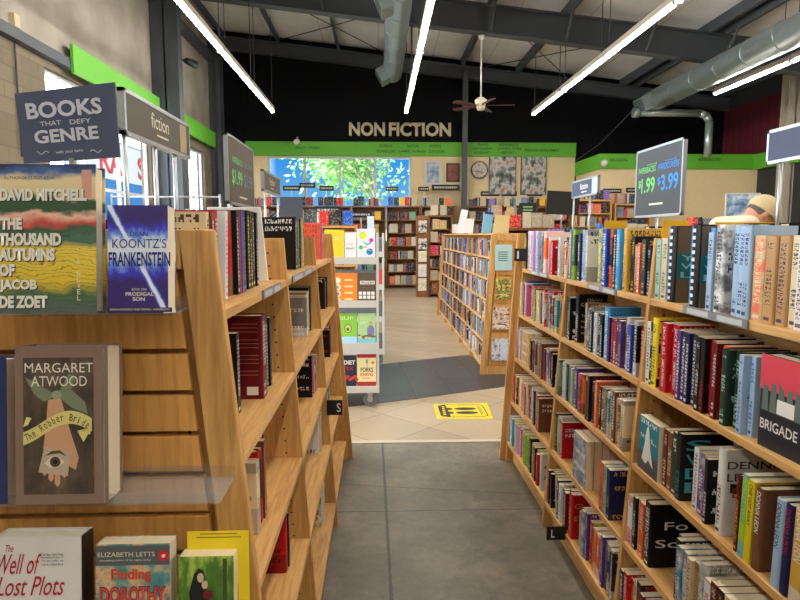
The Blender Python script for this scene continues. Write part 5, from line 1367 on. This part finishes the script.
for i, (x, w, h, c, lab) in enumerate(((-.58, .5, .5, (170, 206, 232), 'pale blue'), (-.05, .5, .42, (196, 220, 238), 'icy blue'), (-.3, .4, .9, (196, 160, 120), 'tan'), (.15, .4, .8, (222, 140, 90), 'orange'))):
    z = 1.291
    o = box('gift_box', (0, w, -.15, .15, 0, h if i < 2 else h-.3), plain('gift_%d' % i, c, .5), None, .004, (-3.35+x, 12.0 if i < 2 else 12.36, z)); tag(o, f'{lab} box standing on the white table by the far window', 'box')

# ================================================================== THE PERSON IN THE CAP
def person():
    px, py = 2.34, 3.95
    skin = plain('light_skin', (206, 148, 118), .55)
    bm = BM()
    def cap_(p, q, r1, r2):
        tube(bm, p, q, r1, r2, n=14); ball(bm, p, r1, u=14, v=8); ball(bm, q, r2, u=14, v=8)
    # facing +X, bent forward at the hips and looking down; origin at the feet
    Z0 = 0; hip = Vector((-.10, 0, .92)); chest = Vector((-.03, 0, 1.34)); sh = Vector((.02, 0, 1.56)); neck = Vector((.12, 0, 1.585)); hd = Vector((.205, 0, 1.635))
    for s in (-1, 1):
        cap_(hip+Vector((0, s*.09, 0)), (-.03, s*.10, .50), .085, .058); cap_((-.03, s*.10, .50), (-.08, s*.11, .09), .055, .038)
        cap_((-.08, s*.11, .05), (.12, s*.12, .035), .042, .032)
        cap_(sh+Vector((0, s*.17, -.03)), (.10, s*.22, 1.19), .052, .04); cap_((.10, s*.22, 1.19), (.34, s*.14, 1.17), .038, .026)
        cap_((.34, s*.14, 1.17), (.42, s*.12, 1.16), .03, .034)
        for k in range(4):
            a = Vector((.44, s*(.092+.019*k), 1.17)); m_ = a+Vector((.04+.004*(k in (1, 2)), 0, -.004)); cap_(a, m_, .0095, .009); cap_(m_, m_+Vector((.016, 0, -.03)), .009, .0075)
        a = Vector((.38, s*.085, 1.155)); cap_(a, a+Vector((.05, -s*.02, -.01)), .011, .009)
    ball(bm, hip, .13, .165, .13); ball(bm, (hip+chest)/2, .12, .155, .18); ball(bm, chest, .125, .175, .17); cap_(sh+Vector((0, -.16, 0)), sh+Vector((0, .16, 0)), .062, .062)
    cap_(sh, neck, .07, .056); cap_(neck, hd-Vector((.01, 0, .03)), .056, .055)
    R = Matrix.Rotation(1.0, 3, 'Y')
    ball(bm, hd, .098, .076, .118, 20, 14, R)
    F = R @ Vector((1, 0, 0)); U = R @ Vector((0, 0, 1))
    ball(bm, hd+F*.10-U*.015, .018, .012, .024, 10, 8, R); ball(bm, hd+F*.055-U*.09, .04, .04, .028, 12, 8, R)
    for s in (-1, 1): ball(bm, hd+Vector((0, s*.077, 0))-F*.005-U*.005, .02, .01, .032, 10, 8, R)
    for s in (-1, 1): ball(bm, hd+F*.085+U*.008+Vector((0, s*.032, 0)), .014, .016, .01, 8, 6, R)
    o = obj('person', bm, skin, None, 0, (px, py, 0))
    rm = o.modifiers.new('skin_surface', 'REMESH'); rm.mode = 'VOXEL'; rm.voxel_size = .009; rm.use_smooth_shade = True
    sm = o.modifiers.new('smooth', 'SMOOTH'); sm.iterations = 3; sm.factor = .5
    tag(o, 'person in tan cap and cream shirt bending forward behind the L-tag bookcase', 'person')
    for s in (-1, 1):
        bm = BM(); ball(bm, hd+F*.094+U*.008+Vector((0, s*.031, 0)), .009, .012, .009, 8, 6, R); obj('eye', bm, plain('dark_eye', (50, 36, 30), .3), o)
    bm = BM(); ball(bm, hd+F*.083-U*.055, .012, .024, .006, 8, 6, R); obj('mouth', bm, plain('muted_lips', (168, 96, 84), .5), o)
    # hair: short grey at the back and sides
    bm = BM(); ball(bm, hd-F*.012+U*.012, .096, .0795, .112, 20, 14, R)
    geom = bm.verts[:]+bm.edges[:]+bm.faces[:]
    bmesh.ops.bisect_plane(bm, geom=geom, plane_co=hd+F*.02, plane_no=F, clear_outer=True)
    bmesh.ops.bisect_plane(bm, geom=bm.verts[:]+bm.edges[:]+bm.faces[:], plane_co=hd-U*.05, plane_no=-U, clear_outer=True)
    h = obj('hair', bm, plain('short_grey_hair', (92, 84, 78), .8), o); h.modifiers.new('t', 'SOLIDIFY').thickness = .004
    # cap with brim
    bm = BM(); ball(bm, hd+U*.026-F*.008, .116, .092, .108, 20, 14, R)
    bmesh.ops.bisect_plane(bm, geom=bm.verts[:]+bm.edges[:]+bm.faces[:], plane_co=hd+U*.0, plane_no=-(U-F*.3).normalized(), clear_outer=True)
    c = obj('cap', bm, plain('tan_cotton_cap', (206, 184, 144), .85), o); c.modifiers.new('t', 'SOLIDIFY').thickness = .004
    bm = BM(); pts = [Vector((math.cos(a)*.085, math.sin(a)*.075, 0)) for a in [math.radians(-90+15*i) for i in range(13)]]
    pts = [(F*(p.x+.05 if True else 0)+Vector((0, p.y, 0))) for p in pts]
    base = hd+U*.035
    vs = [bm.verts.new(base+p) for p in pts]; vs2 = [bm.verts.new(base+p+U*.006) for p in pts]
    bm.faces.new(vs); bm.faces.new(vs2[::-1])
    for i in range(len(vs)): bm.faces.new([vs[i], vs[(i+1) % len(vs)], vs2[(i+1) % len(vs)], vs2[i]])
    obj('cap_brim', bm, plain('tan_cotton_cap', (206, 184, 144), .85), c)
    # clothing follows the body slightly larger
    bm = BM()
    ball(bm, (hip+chest)/2+Vector((0, 0, -.03)), .14, .178, .22); ball(bm, chest, .146, .194, .18); cap_(sh+Vector((0, -.16, -.005)), sh+Vector((0, .16, -.005)), .074, .074)
    ball(bm, (sh+neck)/2-Vector((.01, 0, .012)), .08, .085, .06)
    for s in (-1, 1): cap_(sh+Vector((0, s*.17, -.03)), (.10, s*.22, 1.20), .066, .056)
    h = obj('shirt', bm, plain('cream_shirt', (224, 208, 178), .85), o)
    rm = h.modifiers.new('cloth', 'REMESH'); rm.mode = 'VOXEL'; rm.voxel_size = .012; rm.use_smooth_shade = True
    h.modifiers.new('smooth', 'SMOOTH').iterations = 4
    bm = BM(); ball(bm, hip+Vector((0, 0, -.01)), .142, .178, .13)
    for s in (-1, 1): cap_(hip+Vector((0, s*.09, 0)), (-.03, s*.10, .50), .1, .075); cap_((-.03, s*.10, .50), (-.08, s*.11, .1), .072, .06)
    h = obj('trousers', bm, plain('grey_trousers', (78, 78, 82), .85), o)
    rm = h.modifiers.new('cloth', 'REMESH'); rm.mode = 'VOXEL'; rm.voxel_size = .012; rm.use_smooth_shade = True
    for s in (-1, 1):
        bm = BM(); ball(bm, (.03, s*.115, .04), .155, .055, .042); bx(bm, -.11, .17, s*.115-.045, s*.115+.045, .0, .02); obj('shoe', bm, plain('dark_shoe', (44, 40, 38), .5), o)
person()
ps = thing('poster_stand', 'blue-white framed poster standing behind the person in the cap', 'sign', (4.18, 6.9, 1.45))
ps.location = (4.22, 6.9, 0)
box('poster', (-.19, .19, 0, .006, 1.72, 1.97), blotch('blue_sea_poster', [(.35, (60, 90, 130)), (.5, (130, 160, 190)), (.65, (206, 216, 222))], 3), ps)
bm = BM(); bx(bm, -.205, .205, -.004, .01, 1.70, 1.72); bx(bm, -.205, .205, -.004, .01, 1.97, 1.985); bx(bm, -.205, -.19, -.004, .01, 1.72, 1.97); bx(bm, .19, .205, -.004, .01, 1.72, 1.97); obj('poster_frame', bm, WHITE, ps)
bm = BM(); tube(bm, (0, .01, .02), (0, .01, 1.71), .012, n=8); bx(bm, -.2, .2, -.15, .17, 0, .02); obj('stand', bm, ALU, ps)

# ================================================================== OUTSIDE THE WINDOWS
ASPH = plain('sunlit_pavement', (196, 190, 180), .9)
struct(box('ground', (-60, XL-.2, -40, 80, -.3, -.12), ASPH)); struct(box('ground_behind', (XL-.2, 30, BACK+.2, 80, -.3, -.12), ASPH))
bs = thing('outdoor_banner', 'blue and white outdoor hoarding with red letters seen through the shop window', 'banner', (-7.0, 15.0, 0))
box('hoarding', (-.06, 0, -1.0, 5.2, .0, 4.0), plain('hoarding_blue', (44, 130, 206), .6), bs)
box('white_strip', (0, .01, -1.0, 5.2, 2.95, 3.95), plain('hoarding_white', (236, 238, 240), .6), bs)
RL = plain('hoarding_red_letters', (222, 60, 70), .6)
text('RA', (.012, .6, 3.1), (0, 1, 0), U3, 1.35, .66, RL, bs, 'banner_letters', bold=.03); text('S', (.012, 3.0, 3.1), (0, 1, 0), U3, .62, .66, RL, bs, 'banner_letters', bold=.03)

tr = thing('tree', 'leafy green tree outside the back window', 'tree', (.75, 22.5, -.12))
bm = BM(); BR = []
random.seed(9)
def branch(p, d, r, l, n):
    q = p+d*l; tube(bm, p, q, r, r*.7, n=7)
    BR.append(q)
    if n:
        for _ in range(3):
            nd = (d+Vector((random.uniform(-.8, .8), random.uniform(-.8, .8), random.uniform(-.1, .6)))).normalized(); branch(q, nd, r*.6, l*random.uniform(.6, .85), n-1)
branch(Vector((0, 0, 0)), Vector((-.25, 0, 1)).normalized(), .16, 1.9, 4)
obj('trunk', bm, plain('pale_bark', (206, 196, 176), .8), tr)
bm = BM()
for i in range(5200):
    c = random.choice(BR); p = c+Vector((random.gauss(0, .62), random.gauss(0, .5), random.gauss(0, .5)))
    a = Vector((random.uniform(-1, 1), random.uniform(-1, 1), random.uniform(-1, 1))).normalized(); b2 = a.orthogonal().normalized(); s = random.uniform(.07, .14)
    bm.faces.new([bm.verts.new(p+a*s), bm.verts.new(p+b2*s*.5), bm.verts.new(p-a*s), bm.verts.new(p-b2*s*.5)])
m, nt, b = nodes('sunny_leaves'); g = G(nt)
nt.links.new(g.ramp(g.noise(g.coord(), 3, 3), [(.35, lin((120, 196, 96))), (.65, lin((206, 240, 170)))]), b.inputs['Base Color']); b.inputs['Roughness'].default_value = .6
b.inputs['Transmission Weight'].default_value = 0
obj('foliage', bm, m, tr)

# ================================================================== LIGHT, SKY, CAMERA
w = bpy.data.worlds.new('sky'); bpy.context.scene.world = w; w.use_nodes = True; nt = w.node_tree; g = G(nt)
bg = nt.nodes['Background']
x, y, z = g.xyz(g.coord('Generated'))
haze = g.ramp(g.m('ADD', g.m('MULTIPLY', x, -.8), .12), [(.25, (0, 0, 0)), (.5, (1, 1, 1))])
blue = g.ramp(z, [(.0, lin((150, 206, 240))), (.12, lin((60, 158, 238))), (.5, lin((24, 110, 220)))])
nt.links.new(g.mix(haze, blue, (13, 13.4, 14, 1)), bg.inputs['Color']); bg.inputs['Strength'].default_value = 1.0
sd = bpy.data.lights.new('sun', 'SUN'); sd.energy = 8; sd.angle = .01; so = bpy.data.objects.new('sun', sd); C.objects.link(so)
so.rotation_euler = (math.radians(38), math.radians(13), 0)

cd = bpy.data.cameras.new('camera'); cam = bpy.data.objects.new('camera', cd); C.objects.link(cam)
cd.sensor_width = 36; cd.lens = 600.65/800*36; cd.clip_start = .05
cam.location = (0, 0, 1.5); cam.rotation_euler = (PI/2-.1076, 0, -.0352)
sc = bpy.context.scene; sc.camera = cam
sc.view_settings.view_transform = 'Standard'; sc.view_settings.look = 'None'; sc.view_settings.gamma = 1; sc.view_settings.use_curve_mapping = False
sc.view_settings.exposure = -0.1
sc.cycles.use_denoising = True
sc.cycles.max_bounces = 8; sc.cycles.transparent_max_bounces = 12; sc.cycles.caustics_reflective = False; sc.cycles.caustics_refractive = False; sc.cycles.sample_clamp_indirect = 6
